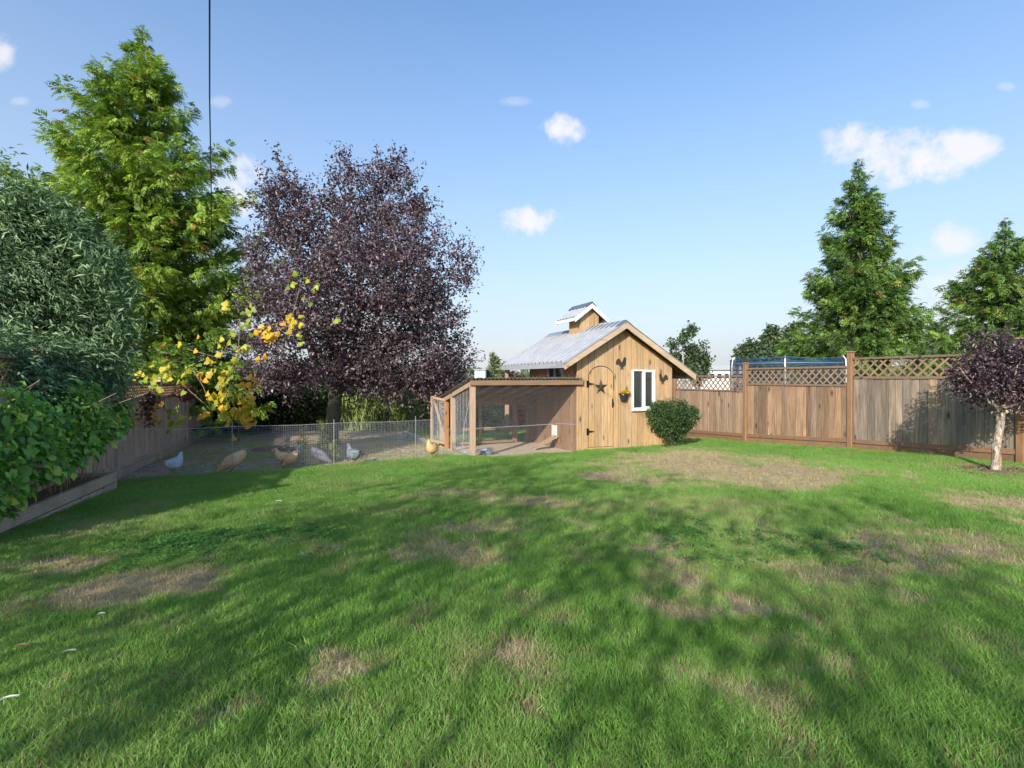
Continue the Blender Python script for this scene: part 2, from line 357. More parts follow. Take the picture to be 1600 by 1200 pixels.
# the netting line parts lawn from hen yard
NET_A = Vector((-5.52, 7.12)); NET_B = Vector((-1.50, 9.72))
COOP = Vector((1.339, 10.5)); RZ = math.atan2(.375, .927); FX, FY = .927, .375
COOPZ = -1.56 + EYE
def to_local(x, y):
    rx = x - COOP.x; ry = y - COOP.y
    return rx * FX + ry * FY, -rx * FY + ry * FX
def yard_mask(x, y):
    x = np.asarray(x, float); y = np.asarray(y, float)
    s, u = to_local(x, y)
    nx, ny = (NET_B - NET_A).x, (NET_B - NET_A).y
    side = (x - NET_A.x) * (-ny) + (y - NET_A.y) * nx
    wob = (V2(x, y) - .5) * .12
    t = y * DY + x * DX
    inyard = (side + wob > 0) & (s < -2.2) & (t < 16.3 + (V1(x, y) - .5) * 2) & (x > -9.5) & (u > -.25)
    inrun = (s > -2.28) & (s < .02) & (u > -.04 + wob * .3) & (u < 2.45)
    return inyard | inrun
DRY = [(1120, 733, 150, 24, 1.15), (1010, 748, 70, 14, .8), (1215, 745, 60, 12, .6), (120, 925, 150, 42, .95), (20, 960, 100, 40, .5), (20, 900, 60, 20, .7), (200, 900, 90, 26, .6),
       (755, 868, 55, 15, 1.0), (660, 856, 42, 12, .7), (780, 830, 45, 10, .6), (1030, 847, 42, 14, .9), (960, 860, 40, 14, .5), (890, 815, 30, 8, .5), (1060, 893, 55, 18, .7), (1110, 940, 65, 24, .9),
       (1020, 935, 35, 22, .5), (1480, 870, 150, 44, .55), (1380, 915, 60, 15, .6), (1570, 795, 70, 24, .65), (1580, 900, 60, 40, .45), (1400, 865, 50, 20, .5),
       (580, 1070, 100, 36, .85), (530, 1100, 60, 22, .7), (850, 1080, 60, 50, .75), (830, 1120, 50, 40, .7), (1000, 1030, 40, 20, .6), (990, 995, 30, 10, .7), (830, 780, 80, 9, .6), (700, 775, 60, 9, .4),
       (1240, 900, 60, 14, .5), (1360, 745, 60, 6, .4), (760, 950, 50, 20, .35), (1080, 690, 20, 4, .3), (300, 1110, 60, 20, .4), (470, 850, 40, 10, .3), (1240, 1080, 80, 30, .3)]
_dry = []
for (cx, cy, rx, ry, a) in DRY:
    c = pxg(cx, cy); e = pxg(cx, cy - min(ry, (cy - HY) * .5)); f = pxg(cx, cy + ry)
    _dry.append((c.x, .5 * (e.y + f.y), rx / FPX * c.y, max(.05, .5 * (e.y - f.y)), a))
def dryness(x, y):
    x = np.asarray(x, float); y = np.asarray(y, float)
    n = fbm(x, y); wx = (V2(x + 9, y) - .5) * .35 + (V3(x + 4, y) - .5) * .2; wy = (V2(x, y + 7) - .5) * .35 + (V3(x, y + 3) - .5) * .2
    d = np.zeros_like(x)
    for (cx, cy, rx, ry, a) in _dry:
        a = a * 1.12; r = ((x + wx * 1.5 - cx) / rx) ** 2 + ((y + wy * 1.5 - cy) / ry) ** 2
        d = np.maximum(d, a * np.clip((1.9 - r) * .75, 0, 1))
    d = d * (.2 + 1.5 * np.clip((V3(x, y) * .45 + V2(x + 3, y) * .35 + V4(x, y) * .3 - .3) * 2.2, 0, 1.1))
    sc = np.clip((V3(x + 31, y + 5) * .6 + V4(x, y) * .4 - .57) * 3.0, 0, .6)    # small scattered straw
    return np.clip(d + sc * .6, 0, 1)
CLOV = [pxg(380, 855), pxg(1180, 850), pxg(310, 848), pxg(460, 845), pxg(1290, 865)]
def clover(x, y):
    x = np.asarray(x, float); y = np.asarray(y, float); d = np.zeros_like(x)
    for c, (rx, ry, a) in zip(CLOV, ((.75, .5, 1), (.8, .55, .6), (.5, .4, .9), (.5, .45, .9), (.5, .3, .6))):
        r = ((x - c.x) / rx) ** 2 + ((y - c.y) / ry) ** 2 + (V2(x, y) - .5) * 1.6
        d = np.maximum(d, a * np.clip(1.3 - r, 0, 1))
    return d * np.clip((V3(x + 2, y) * .6 + V4(x, y) * .5 - .25) * 2.2, 0, 1) * .8

def axis(lo, hi, fine_lo, fine_hi, step, grow=1.25):
    a = list(np.arange(fine_lo, fine_hi + 1e-6, step)); s = step
    while a[-1] < hi: s *= grow; a.append(a[-1] + s)
    s = step; b = []; v = fine_lo
    while v > lo: s *= grow; v -= s; b.append(v)
    return np.array(b[::-1] + a)
ax = axis(-2500, 2500, -11, 13, .1); ay = axis(-400, 4000, -1, 16, .1)
GX, GY = np.meshgrid(ax, ay); GZ = ground(GX, GY)
nxv, nyv = len(ax), len(ay)
idx = np.arange(nxv * nyv).reshape(nyv, nxv)
quads = np.stack([idx[:-1, :-1], idx[:-1, 1:], idx[1:, 1:], idx[1:, :-1]], -1).reshape(-1, 4)
cxm = (GX[:-1, :-1] + GX[1:, 1:]).ravel() / 2; cym = (GY[:-1, :-1] + GY[1:, 1:]).ravel() / 2
ym = yard_mask(cxm, cym)
fence_q = cxm * FX + cym * FY
fieldm = (~ym) & ((fence_q > 9.5) | (cxm * DX * -1 * 0 + cxm < -9.5) | (cym * DY + cxm * DX > 17) | (cym < -20))
allv = np.stack([GX.ravel(), GY.ravel(), GZ.ravel()], -1)
dryv = dryness(GX.ravel(), GY.ravel()); clv = clover(GX.ravel(), GY.ravel())
def sheet(name, sel, mat, label=None):
    q = quads[sel]; used, inv = np.unique(q, return_inverse=True); inv = inv.reshape(-1, 4)
    me = bpy.data.meshes.new(name); n = len(used); f = len(q)
    me.vertices.add(n); me.vertices.foreach_set('co', allv[used].ravel())
    me.loops.add(f * 4); me.loops.foreach_set('vertex_index', inv.ravel().astype(np.int32))
    me.polygons.add(f); me.polygons.foreach_set('loop_start', (np.arange(f) * 4).astype(np.int32)); me.polygons.foreach_set('loop_total', np.full(f, 4, np.int32))
    me.polygons.foreach_set('use_smooth', np.ones(f, bool))
    a = me.attributes.new('dry', 'FLOAT', 'POINT'); a.data.foreach_set('value', dryv[used].astype(np.float32))
    me.update(calc_edges=True); me.validate()
    o = link(name, me, mat); return tag(o, label, None, None, 'structure')
def geopos(nt): return N(nt, 'ShaderNodeNewGeometry').outputs['Position']
m, nt, p, out = newmat('lawn soil and thatch'); M['lawn'] = m
ga = N(nt, 'ShaderNodeAttribute', attribute_name='dry')
n1 = NOISE(nt, geopos(nt), 60, 6, .7); n2 = NOISE(nt, geopos(nt), 2.2, 5, .6)
green = RAMP(nt, n1, [(.3, (.04, .075, .015)), (.55, (.09, .16, .03)), (.75, (.19, .24, .06))])
straw = RAMP(nt, n1, [(.3, (.20, .135, .075)), (.5, (.38, .28, .17)), (.72, (.52, .41, .27))])
c = MIX(nt, MATH(nt, 'MULTIPLY', ga.outputs['Fac'], 1.3, clamp=True), green, straw)
L(nt, c, p.inputs['Base Color']); p.inputs['Roughness'].default_value = .95; p.inputs['Specular IOR Level'].default_value = .1
b = N(nt, 'ShaderNodeBump'); b.inputs['Strength'].default_value = .8; b.inputs['Distance'].default_value = .02; L(nt, n1, b.inputs['Height']); L(nt, b.outputs[0], p.inputs['Normal'])
m, nt, p, out = newmat('bare yard soil'); M['dirt'] = m
n1 = NOISE(nt, geopos(nt), 28, 8, .7, .5); n2 = NOISE(nt, geopos(nt), 1.3, 5, .6)
d1 = RAMP(nt, n1, [(.3, (.19, .13, .09)), (.5, (.38, .28, .19)), (.7, (.58, .46, .33))])
g1 = RAMP(nt, n1, [(.3, (.10, .13, .04)), (.6, (.26, .32, .12))])
f = MATH(nt, 'MULTIPLY', MATH(nt, 'SUBTRACT', n2, .5, clamp=True), 4, clamp=True)
# inside the roofed run the floor is pale sand
tcx = N(nt, 'ShaderNodeSeparateXYZ'); L(nt, geopos(nt), tcx.inputs[0])
sloc = MATH(nt, 'ADD', MATH(nt, 'MULTIPLY', MATH(nt, 'SUBTRACT', tcx.outputs[0], COOP.x), FX), MATH(nt, 'MULTIPLY', MATH(nt, 'SUBTRACT', tcx.outputs[1], COOP.y), FY))
inrun = MATH(nt, 'MULTIPLY', MATH(nt, 'ADD', sloc, 2.45), 6, clamp=True)
sand = RAMP(nt, n1, [(.25, (.46, .36, .25)), (.5, (.62, .51, .38)), (.75, (.72, .62, .48))])
L(nt, MIX(nt, inrun, MIX(nt, f, d1, g1), sand), p.inputs['Base Color']); p.inputs['Roughness'].default_value = .95; p.inputs['Specular IOR Level'].default_value = .1
b = N(nt, 'ShaderNodeBump'); b.inputs['Strength'].default_value = .9; b.inputs['Distance'].default_value = .03; L(nt, n1, b.inputs['Height']); L(nt, b.outputs[0], p.inputs['Normal'])
m, nt, p, out = newmat('field beyond'); M['field'] = m
n1 = NOISE(nt, geopos(nt), 1.5, 8, .7)
L(nt, RAMP(nt, n1, [(.3, (.05, .09, .02)), (.7, (.14, .19, .05))]), p.inputs['Base Color']); p.inputs['Roughness'].default_value = .95
sheet('lawn', ~ym & ~fieldm, M['lawn']); sheet('dirt_yard', ym, M['dirt']); sheet('field', fieldm, M['field'])

# ------------------------------------------------------------------ foliage generators (numpy)
def unit(a): return a / (np.linalg.norm(a, axis=-1, keepdims=True) + 1e-9)
def leaf_mesh(name, pos, axis_, nrm, ln, wd, tint, fold=.25):
    """each leaf: four corners folded along its midrib"""
    n = len(pos); ax_ = unit(axis_); side = unit(np.cross(nrm, ax_)); up = np.cross(ax_, side)
    ln = np.broadcast_to(ln, (n,))[:, None]; wd = np.broadcast_to(wd, (n,))[:, None]
    v = np.stack([pos, pos + ax_ * ln * .45 + side * wd * .5 + up * wd * fold, pos + ax_ * ln - up * ln * .08, pos + ax_ * ln * .45 - side * wd * .5 + up * wd * fold], 1).reshape(-1, 3)
    b = (np.arange(n) * 4)[:, None]; t = np.concatenate([b + np.array([[0, 1, 2]]), b + np.array([[0, 2, 3]])], 1).reshape(-1, 3)
    return raw_mesh(name, v, t, np.repeat(tint, 4))
def raw_mesh(name, v, t, tint):
    me = bpy.data.meshes.new(name); f = len(t)
    me.vertices.add(len(v)); me.vertices.foreach_set('co', np.asarray(v, np.float32).ravel())
    me.loops.add(f * 3); me.loops.foreach_set('vertex_index', np.asarray(t, np.int32).ravel())
    me.polygons.add(f); me.polygons.foreach_set('loop_start', (np.arange(f) * 3).astype(np.int32)); me.polygons.foreach_set('loop_total', np.full(f, 3, np.int32))
    a = me.attributes.new('tint', 'FLOAT', 'POINT'); a.data.foreach_set('value', np.asarray(tint, np.float32))
    me.update(calc_edges=True); return me
def rand_dirs(n): return unit(RNG.normal(size=(n, 3)))

def ellipsoid_shoots(ells, n, shell=.55):
    """start points and outward directions spread through a union of ellipsoids ((x,y,z),(rx,ry,rz))"""
    C = np.array([e[0] for e in ells], float); R = np.array([e[1] for e in ells], float)
    w = (R[:, 0] * R[:, 2] + R[:, 0] * R[:, 1]); w = w / w.sum()
    k = RNG.choice(len(ells), n, p=w); d = rand_dirs(n)
    rr = np.where(RNG.random(n) < shell, RNG.uniform(.75, 1.0, n), RNG.random(n) ** (1 / 2.5))
    return C[k] + d * R[k] * rr[:, None], unit(d / R[k] * R[k].mean(1, keepdims=True))
def broad_crown(name, ells, n_shoots, per, shoot_len, leaf_len, leaf_wid, up=.4, droop=.3, parent=None, mat=None, shell=.55, loc=None, spread=.5, kind='stuff', bias=(0, 0, -.25), jit=.9):
    p, d = ellipsoid_shoots(ells, n_shoots, shell)
    d = unit(d + rand_dirs(n_shoots) * spread + np.array([0, 0, up]))
    L_ = shoot_len * RNG.uniform(.5, 1.3, n_shoots)
    t = (np.arange(per) + .5) / per
    pos = p[:, None] + d[:, None] * (L_[:, None] * (t[None] - .45))[..., None]
    pos[..., 2] -= droop * (L_[:, None] * t[None] ** 2)
    pos = pos.reshape(-1, 3) + RNG.normal(size=(n_shoots * per, 3)) * leaf_len * .45
    n = len(pos); dd = np.repeat(d, per, 0)
    axis_ = unit(dd * .5 + rand_dirs(n) * jit + np.array(bias)); nr = unit(rand_dirs(n) * .8 + np.array([0, -.2, .8]))
    tint = np.clip(RNG.normal(.45, .17, n) + np.repeat(RNG.normal(0, .12, n_shoots), per), 0, 1)
    sz = RNG.uniform(.7, 1.25, n)
    me = leaf_mesh(name, pos, axis_, nr, leaf_len * sz, leaf_wid * sz, tint)
    return link(name, me, mat, parent, loc)

def limb_path(p0, p1, sag=0.0, wig=.06, n=6):
    p0, p1 = Vector(p0), Vector(p1); Lg = (p1 - p0).length; out = []
    for i in range(n + 1):
        t = i / n; q = p0.lerp(p1, t); q.z -= sag * 4 * t * (1 - t) * Lg
        if 0 < i < n: q += Vector((random.uniform(-1, 1), random.uniform(-1, 1), random.uniform(-1, 1))) * wig * Lg
        out.append(q)
    return out
def taper(r0, r1, n=6): return [r0 + (r1 - r0) * (i / n) ** .8 for i in range(n + 1)]

def conifer(label, base, ztop, profile, n_limb, fr_per_m, leaflets, fl, mat, cat='tree', name='cedar_tree', group=None, seed=1, zlow=.4, twist=0.0, lw=.3):
    """arborvitae: a straight stem, upswept limbs and flat drooping sprays; profile = [(z, radius)] in metres above base"""
    rng = np.random.default_rng(seed)
    T = thing(name, label, cat, base, 0, group)
    tr = MB(); tr.tube([(0, 0, -.2), (.05, 0, ztop * .4), (0, .04, ztop * .8), (0, 0, ztop)], [ztop * .024, ztop * .017, ztop * .007, .012], 8)
    pz = np.array([a for a, _ in profile]); pr = np.array([b for _, b in profile])
    zs = zlow + (ztop - zlow) * (rng.random(n_limb) ** .85)
    az = np.arange(n_limb) * 2.399963 + rng.normal(0, .35, n_limb)
    R = np.interp(zs, pz, pr) * np.clip(rng.normal(.97, .13, n_limb), .6, 1.22) 
    lob = 1 + .14 * np.sin(3 * az + zs * 1.7) + .08 * np.sin(5 * az - zs * 2.9)
    R = np.maximum(R * lob - .20, .05)
    P, A, NR, TI, LN = [], [], [], [], []
    lm = MB()
    for i in range(n_limb):
        o = np.array([math.cos(az[i]), math.sin(az[i]), 0]); lat = np.array([-o[1], o[0], 0])
        r = R[i]; rise = .28 + .35 * (zs[i] / ztop)
        def path(t): return np.array([0, 0, zs[i] - .32 * r * 1]) + o * r * t + np.array([0, 0, 1.0]) * r * (rise * t ** 1.6 + .05 * math.sin(3 * t)) + lat * r * .06 * math.sin(4 * t + i)
        if r > .5: lm.tube([path(t) for t in (0, .3, .6, .9)], [.012 + .012 * r, .01 + .008 * r, .01, .004], 4, cap=False)
        nf = max(4, int(fr_per_m * r)); ct = rng.normal(0, .12)
        for t in rng.random(nf) ** .62:
            c = path(t); sgn = rng.choice((-1, 1)); off = sgn * rng.random() * (.14 + .22 * (1 - t)) * min(r, 1.6)
            c = c + lat * off + np.array([0, 0, rng.normal(0, .05)]) 
            fd = o * rng.uniform(.4, 1.0) + lat * (np.sign(off) * rng.uniform(.1, .8)) + np.array([0, 0, rng.uniform(-.7, .85)])
            fd /= np.linalg.norm(fd)
            sdv = np.cross(fd, [0, 0, 1.0]); sdv /= np.linalg.norm(sdv) + 1e-6
            roll = rng.normal(0, .6); upv = np.cross(sdv, fd); sdv = sdv * math.cos(roll) + upv * math.sin(roll); upv = np.cross(sdv, fd)
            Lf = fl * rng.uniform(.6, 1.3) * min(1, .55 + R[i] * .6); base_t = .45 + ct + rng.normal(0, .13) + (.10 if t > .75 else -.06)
            if rng.random() < .03: base_t = 1.0
            k = np.arange(leaflets); s_ = (k + .5) / leaflets
            sg = np.where(k % 2 == 0, 1.0, -1.0)[:, None]
            pos = c + fd * (s_ * Lf)[:, None] * .9 + np.array([0, 0, -1.0]) * ((s_ ** 2) * Lf * .35)[:, None]
            a_ = fd[None] * .75 + sdv[None] * sg * .75 + np.array([0, 0, -.38])[None] + rng.normal(0, .12, (leaflets, 3))
            P.append(pos); A.append(a_); NR.append(np.repeat(upv[None], leaflets, 0) + rng.normal(0, .2, (leaflets, 3)))
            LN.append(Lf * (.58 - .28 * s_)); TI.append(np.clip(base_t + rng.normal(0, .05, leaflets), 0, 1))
    P = np.concatenate(P); A = np.concatenate(A); NR = np.concatenate(NR); LN = np.concatenate(LN); TI = np.concatenate(TI)
    tro = tr.build('trunk', M['bark_cedar'], T, smooth=True); lm.build('limbs', M['bark_cedar'], T, kind='stuff')
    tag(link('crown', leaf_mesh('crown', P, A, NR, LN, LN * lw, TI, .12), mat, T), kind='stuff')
    return T

# ------------------------------------------------------------------ chicken coop
zr = lambda s, top=2.725: top - .6 * abs(s - 1.05)
coop = thing('chicken_coop', 'honey coloured board chicken coop with arched door and metal gable roof', 'chicken coop', (COOP.x, COOP.y, COOPZ), RZ)
def arch(s): 
    k = 1 - ((s - .566) / .3065) ** 2
    return 1.56 + .24 * math.sqrt(max(0, k))
G = .005
def board_poly(s0, s1, zb, zt, arch_bottom=False, arch_top=False):
    """outline of one upright board; zt None = cut along the rake"""
    n = 7; ss = [s0 + G + (s1 - s0 - 2 * G) * i / (n - 1) for i in range(n)]
    if s0 < 1.05 < s1 and zt is None: ss = sorted(ss + [1.05])
    bot = [(s, (arch(s) + .009) if arch_bottom else zb) for s in (ss if arch_bottom else (ss[0], ss[-1]))]
    if arch_top: top = [(s, arch(s) - .009) for s in ss]
    elif zt is None: top = [(s, zr(s) - .095) for s in (ss if s0 < 1.05 < s1 else (ss[0], ss[-1]))]
    else: top = [(ss[0], zt), (ss[-1], zt)]
    return bot + top[::-1]
seams = [0, .095, .26, .41, .566, .72, .8725, .985, 1.05, 1.185, 1.326, 1.477, 1.627, 1.777, 1.927, 2.05, 2.175, 2.29, 2.4]
for s0, s1 in zip(seams[:-1], seams[1:]):
    dz = random.uniform(0, .004)
    if .25 < s0 < .87:
        MB().prism(board_poly(s0, s1, 0, None, arch_bottom=True), -dz, .02).build('wall_board', M['coop'], coop)
    elif 1.32 < s0 < 1.92:
        MB().prism(board_poly(s0, s1, 1.742, None), -dz, .02).build('wall_board', M['coop'], coop)
        MB().prism(board_poly(s0, s1, -.12, .845), -dz, .02).build('wall_board', M['coop'], coop)
    else:
        MB().prism(board_poly(s0, s1, -.12, None), -dz, .02).build('wall_board', M['coop'], coop)
# strip below the door
MB().prism([(.262, -.12), (.871, -.12), (.871, .105), (.262, .105)], -.002, .02).build('sill_board', M['coop'], coop)
# side, right and back walls in boards
uu = np.linspace(.024, 2.4, 17)
for a, b in zip(uu[:-1], uu[1:]):
    a, b = float(a), float(b); dz = random.uniform(0, .004)
    if a < .60 and b > .60: pass
    if .58 < (a + b) / 2 < 1.36:
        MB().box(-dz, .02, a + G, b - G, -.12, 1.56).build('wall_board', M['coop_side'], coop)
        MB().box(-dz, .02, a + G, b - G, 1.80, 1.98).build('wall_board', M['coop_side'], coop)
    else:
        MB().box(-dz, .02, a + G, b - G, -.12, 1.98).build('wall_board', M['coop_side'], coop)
    MB().box(2.38, 2.4 + dz, a + G, b - G, -.12, 1.80).build('wall_board', M['coop'], coop)
for s0, s1 in zip(seams[:-1], seams[1:]):
    MB().prism(board_poly(s0, s1, -.12, None), 2.402, 2.42).build('wall_board', M['coop'], coop)
ib = MB(); ib.prism([(.05, -.1), (2.35, -.1), (2.35, zr(2.35) - .16), (1.05, zr(1.05) - .16), (.05, zr(.05) - .16)], .12, 2.36); ib.build('inner_lining', M['dark'], coop)
# trim between side window and facade
MB().cbox(-.012, .03, -.012, .022, -.12, 1.97, .004).build('corner_board', M['coop'], coop)
# door
door = empty('door', (0, 0, 0), 0, coop)
dm = [.268, .41, .566, .72, .8645]
for a, b in zip(dm[:-1], dm[1:]):
    MB().prism(board_poly(a, b, .116, 0, arch_top=True), -.006 - random.uniform(0, .002), .018).build('door_board', M['coop'], door)
# thin iron edge following the arch, visible as the dark line
arc = [( .26, 1.50)] + [(.566 + .3075 * math.cos(math.pi - math.pi * i / 18), 1.56 + .243 * math.sin(math.pi * i / 18)) for i in range(19)] + [(.8735, 1.3)]
MB().tube([(a, -.004, z) for a, z in arc], .0065, 5).build('arch_seam', M['black'], door)
for zc in (1.428, .44):
    h = MB(); h.prism([(.215, zc - .07), (.262, zc - .07), (.262, zc + .07), (.215, zc + .07)], -.014, -.004)
    h.prism([(.262, zc - .022), (.36, zc - .012), (.40, zc), (.36, zc + .012), (.262, zc + .022)], -.016, -.007)
    h.tube([(.262, -.014, zc - .05), (.262, -.014, zc + .05)], .009, 6)
    h.build('hinge', M['black'], door)
hd = MB(); hd.cbox(.825, .852, -.02, -.006, .93, 1.11, .004); hd.tube([(.838, -.02, .96), (.838, -.045, .98), (.838, -.045, 1.06), (.838, -.02, 1.08)], .007, 6); hd.build('door_handle', M['black'], door)
# window
win = empty('window', (0, 0, 0), 0, coop)
wf = MB(); x0, x1, z0, z1 = 1.330, 1.923, .868, 1.735; t = .035
wf.box(x0, x0 + t, -.03, .05, z0, z1).box(x1 - t, x1, -.03, .05, z0, z1).box(x0 + t, x1 - t, -.03, .05, z1 - t, z1).box(x0 + t, x1 - t, -.03, .05, z0, z0 + t + .01)
wf.box(1.60, 1.645, -.026, .04, z0 + t + .01, z1 - t)
wf.box(1.645, 1.67, -.02, .03, z0 + t + .01, z1 - t - .02).box(1.863, x1 - t, -.02, .03, z0 + t + .01, z1 - t - .02).box(1.67, 1.863, -.02, .03, z0 + t + .01, z0 + t + .035).box(1.645, x1 - t, -.02, .03, z1 - t - .02, z1 - t)
wf.build('window_frame', M['white'], win)
for a, b in ((x0 + t, 1.60), (1.67, 1.863)): MB().box(a, b, .012, .016, z0 + t + .01, z1 - t - .02).build('pane', M['glass'], win)
MB().box(1.31, 1.95, -.055, -.004, z0 - .028, z0 - .004).build('window_sill', M['white_trim'], win)
bl = MB()
for k in range(3): bl.box(x0 + t, 1.60, .045, .05, 1.55 + k * .05, 1.585 + k * .05)
bl.build('blind', M['white_trim'], win)
# side window under the eave
sw = empty('side_window', (0, 0, 0), 0, coop)
w2 = MB(); w2.box(-.02, .03, .66, 1.32, 1.56, 1.575).box(-.02, .03, .66, 1.32, 1.785, 1.80).box(-.02, .03, .62, .66, 1.56, 1.80).box(-.02, .03, 1.00, 1.04, 1.56, 1.80).box(-.02, .03, 1.32, 1.36, 1.56, 1.80); w2.build('window_frame', M['grey_trim'], sw)
MB().box(.008, .012, .66, 1.0, 1.56, 1.80).build('pane', M['glass'], sw); MB().box(.008, .012, 1.04, 1.32, 1.56, 1.80).build('pane', M['glass'], sw)
# roof
roof = empty('roof', (0, 0, 0), 0, coop)
def ribbed(s_hi, s_lo, top, slope, ridge_s, u0, u1, pitch, h, thick=.0, name='roof_sheet', parent=None, mat=None):
    sgn = 1 if s_lo > ridge_s else -1; us = []; u = u0
    while u < u1 - .02:
        us += [(u, 0), (u + pitch * .55, 0), (u + pitch * .60, h), (u + pitch * .80, h), (u + pitch * .85, 0)]; u += pitch
    us = [(a, b) for a, b in us if a < u1] + [(u1, 0)]
    zt = lambda s: top - slope * abs(s - ridge_s); vs = []; 
    for a, b in us: vs += [(s_hi, a, zt(s_hi) + b), (s_lo, a, zt(s_lo) + b)]
    n = len(us); fs = [(2 * i, 2 * i + 1, 2 * i + 3, 2 * i + 2) for i in range(n - 1)]
    vs2 = [(x, y, z - .006) for x, y, z in vs]; m_ = MB(); m_.add(vs + vs2, fs + [tuple(v + 2 * n for v in reversed(f)) for f in fs] + [(2 * i + 1, 2 * i + 1 + 2 * n, 2 * i + 3 + 2 * n, 2 * i + 3) for i in range(n - 1)])
    return m_.build(name, mat, parent)
ribbed(1.05, -.40, 2.725, .6, 1.05, -.20, 3.36, .205, .05, parent=roof, mat=M['zinc'])
ribbed(1.05, 2.87, 2.725, .6, 1.05, -.20, 3.36, .205, .022, parent=roof, mat=M['zinc'])
rc = MB(); rc.prism([(.86, zr(.86) + .026), (1.05, 2.725 + .03), (1.24, zr(1.24) + .026), (1.24, zr(1.24) + .032), (1.05, 2.725 + .045), (.86, zr(.86) + .032)], -.215, 3.375); rc.build('ridge_cap', M['tin'], roof)
def slab(s0, s1, off0, off1, y0, y1, nm, mt, par=roof): 
    return MB().prism([(s0, zr(s0) - off0), (s1, zr(s1) - off0), (s1, zr(s1) - off1), (s0, zr(s0) - off1)], y0, y1).build(nm, mt, par)
# soffit boards running front to back above the rafters
for a, b in list(zip(np.linspace(-.36, 1.045, 9)[:-1], np.linspace(-.36, 1.045, 9)[1:])) + list(zip(np.linspace(1.055, 2.83, 11)[:-1], np.linspace(1.055, 2.83, 11)[1:])):
    slab(float(a) + .003, float(b) - .003, .012, .034, -.19, 3.34, 'soffit_board', M['soffit'])
for y in (.06, .9, 1.75, 2.36, 3.1):
    slab(-.33, 1.04, .036, .094, y, y + .04, 'rafter', M['soffit']); slab(1.06, 2.80, .036, .094, y, y + .04, 'rafter', M['soffit'])
slab(-.40, 1.049, .006, .135, -.228, -.192, 'rake_board', M['coop_trim']); slab(1.051, 2.87, .006, .135, -.228, -.192, 'rake_board', M['coop_trim'])
slab(-.40, 1.049, .006, .115, 3.342, 3.37, 'rake_board', M['coop_trim']); slab(1.051, 2.87, .006, .115, 3.342, 3.37, 'rake_board', M['coop_trim'])
ef = MB(); ef.box(-.425, -.395, -.19, 3.34, zr(-.4) - .10, zr(-.4) - .006); ef.build('eave_trim', M['grey_trim'], roof)
ef = MB(); ef.box(2.872, 2.895, -.19, 3.34, zr(2.87) - .10, zr(2.87) - .006); ef.build('eave_trim', M['grey_trim'], roof)
# added dark strips at each rib's foot, shade lines put in as colour
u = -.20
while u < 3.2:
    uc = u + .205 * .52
    MB().prism([(-.395, zr(-.395) + .0015), (.86, zr(.86) + .0015), (.86, zr(.86) + .006), (-.395, zr(-.395) + .006)], uc - .016, uc + .006).build('rib_shade_strip', M['seam'], roof)  # 'seam' is the rib shade tone, not a sheet seam
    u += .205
# drip flashing along the front rake
MB().prism([(-.42, zr(-.42) - .002), (1.05, 2.733), (2.89, zr(2.89) - .002), (2.89, zr(2.89) + .006), (1.05, 2.741), (-.42, zr(-.42) + .006)], -.24, -.10).build('rake_flashing', M['zinc'], roof)
# rear porch posts carrying the long back overhang
for s in (-.32, 2.75): MB().cbox(s, s + .09, 3.2, 3.29, -.1, zr(s) - .1).build('porch_post', M['run_post'], coop)
# cupola
cup = empty('cupola', (0, 0, 0), 0, coop)
cz = lambda s: 3.30 - .76 * abs(s - 1.05)
cseams = np.linspace(.80, 1.30, 5)
for a, b in zip(cseams[:-1], cseams[1:]):
    a, b = float(a), float(b)
    zt0, zt1 = cz(a + G) - .07, cz(b - G) - .07
    MB().prism([(a + G, zr(a) - .03 if a < 1.05 else zr(a) - .03), (b - G, zr(b) - .03), (b - G, zt1), (a + G, zt0)], 1.28, 1.30).build('cupola_board', M['coop'], cup)
    MB().prism([(a + G, zr(a) - .03), (b - G, zr(b) - .03), (b - G, zt1), (a + G, zt0)], 1.82, 1.84).build('cupola_board', M['coop'], cup)
for a, b in zip(np.linspace(1.302, 1.818, 5)[:-1], np.linspace(1.302, 1.818, 5)[1:]):
    MB().box(.80, .82, float(a) + G, float(b) - G, zr(.8) - .03, cz(.8) - .05).build('cupola_board', M['coop'], cup)
    MB().box(1.28, 1.30, float(a) + G, float(b) - G, zr(1.3) - .03, cz(1.3) - .05).build('cupola_board', M['coop'], cup)
ribbed(1.05, .62, 3.30, .76, 1.05, 1.18, 2.13, .16, .018, parent=cup, mat=M['zinc'], name='cupola_roof'); ribbed(1.05, 1.48, 3.30, .76, 1.05, 1.18, 2.13, .16, .018, parent=cup, mat=M['zinc'], name='cupola_roof')
MB().prism([(.93, cz(.93) + .022), (1.05, 3.33), (1.17, cz(1.17) + .022), (1.17, cz(1.17) + .028), (1.05, 3.342), (.93, cz(.93) + .028)], 1.165, 2.145).build('ridge_cap', M['tin'], cup)
for y0, y1 in ((1.155, 1.178), (2.132, 2.15)):
    MB().prism([(.60, cz(.60) - .002), (1.049, 3.297), (1.049, 3.185), (.60, cz(.60) - .114)], y0, y1).build('cupola_trim', M['white_trim'], cup)
    MB().prism([(1.50, cz(1.50) - .002), (1.051, 3.297), (1.051, 3.185), (1.50, cz(1.50) - .114)], y0, y1).build('cupola_trim', M['white_trim'], cup)
MB().box(.60, .618, 1.18, 2.13, cz(.6) - .08, cz(.6) - .004).build('cupola_trim', M['white_trim'], cup)
MB().box(1.482, 1.50, 1.18, 2.13, cz(.6) - .08, cz(.6) - .004).build('cupola_trim', M['white_trim'], cup)
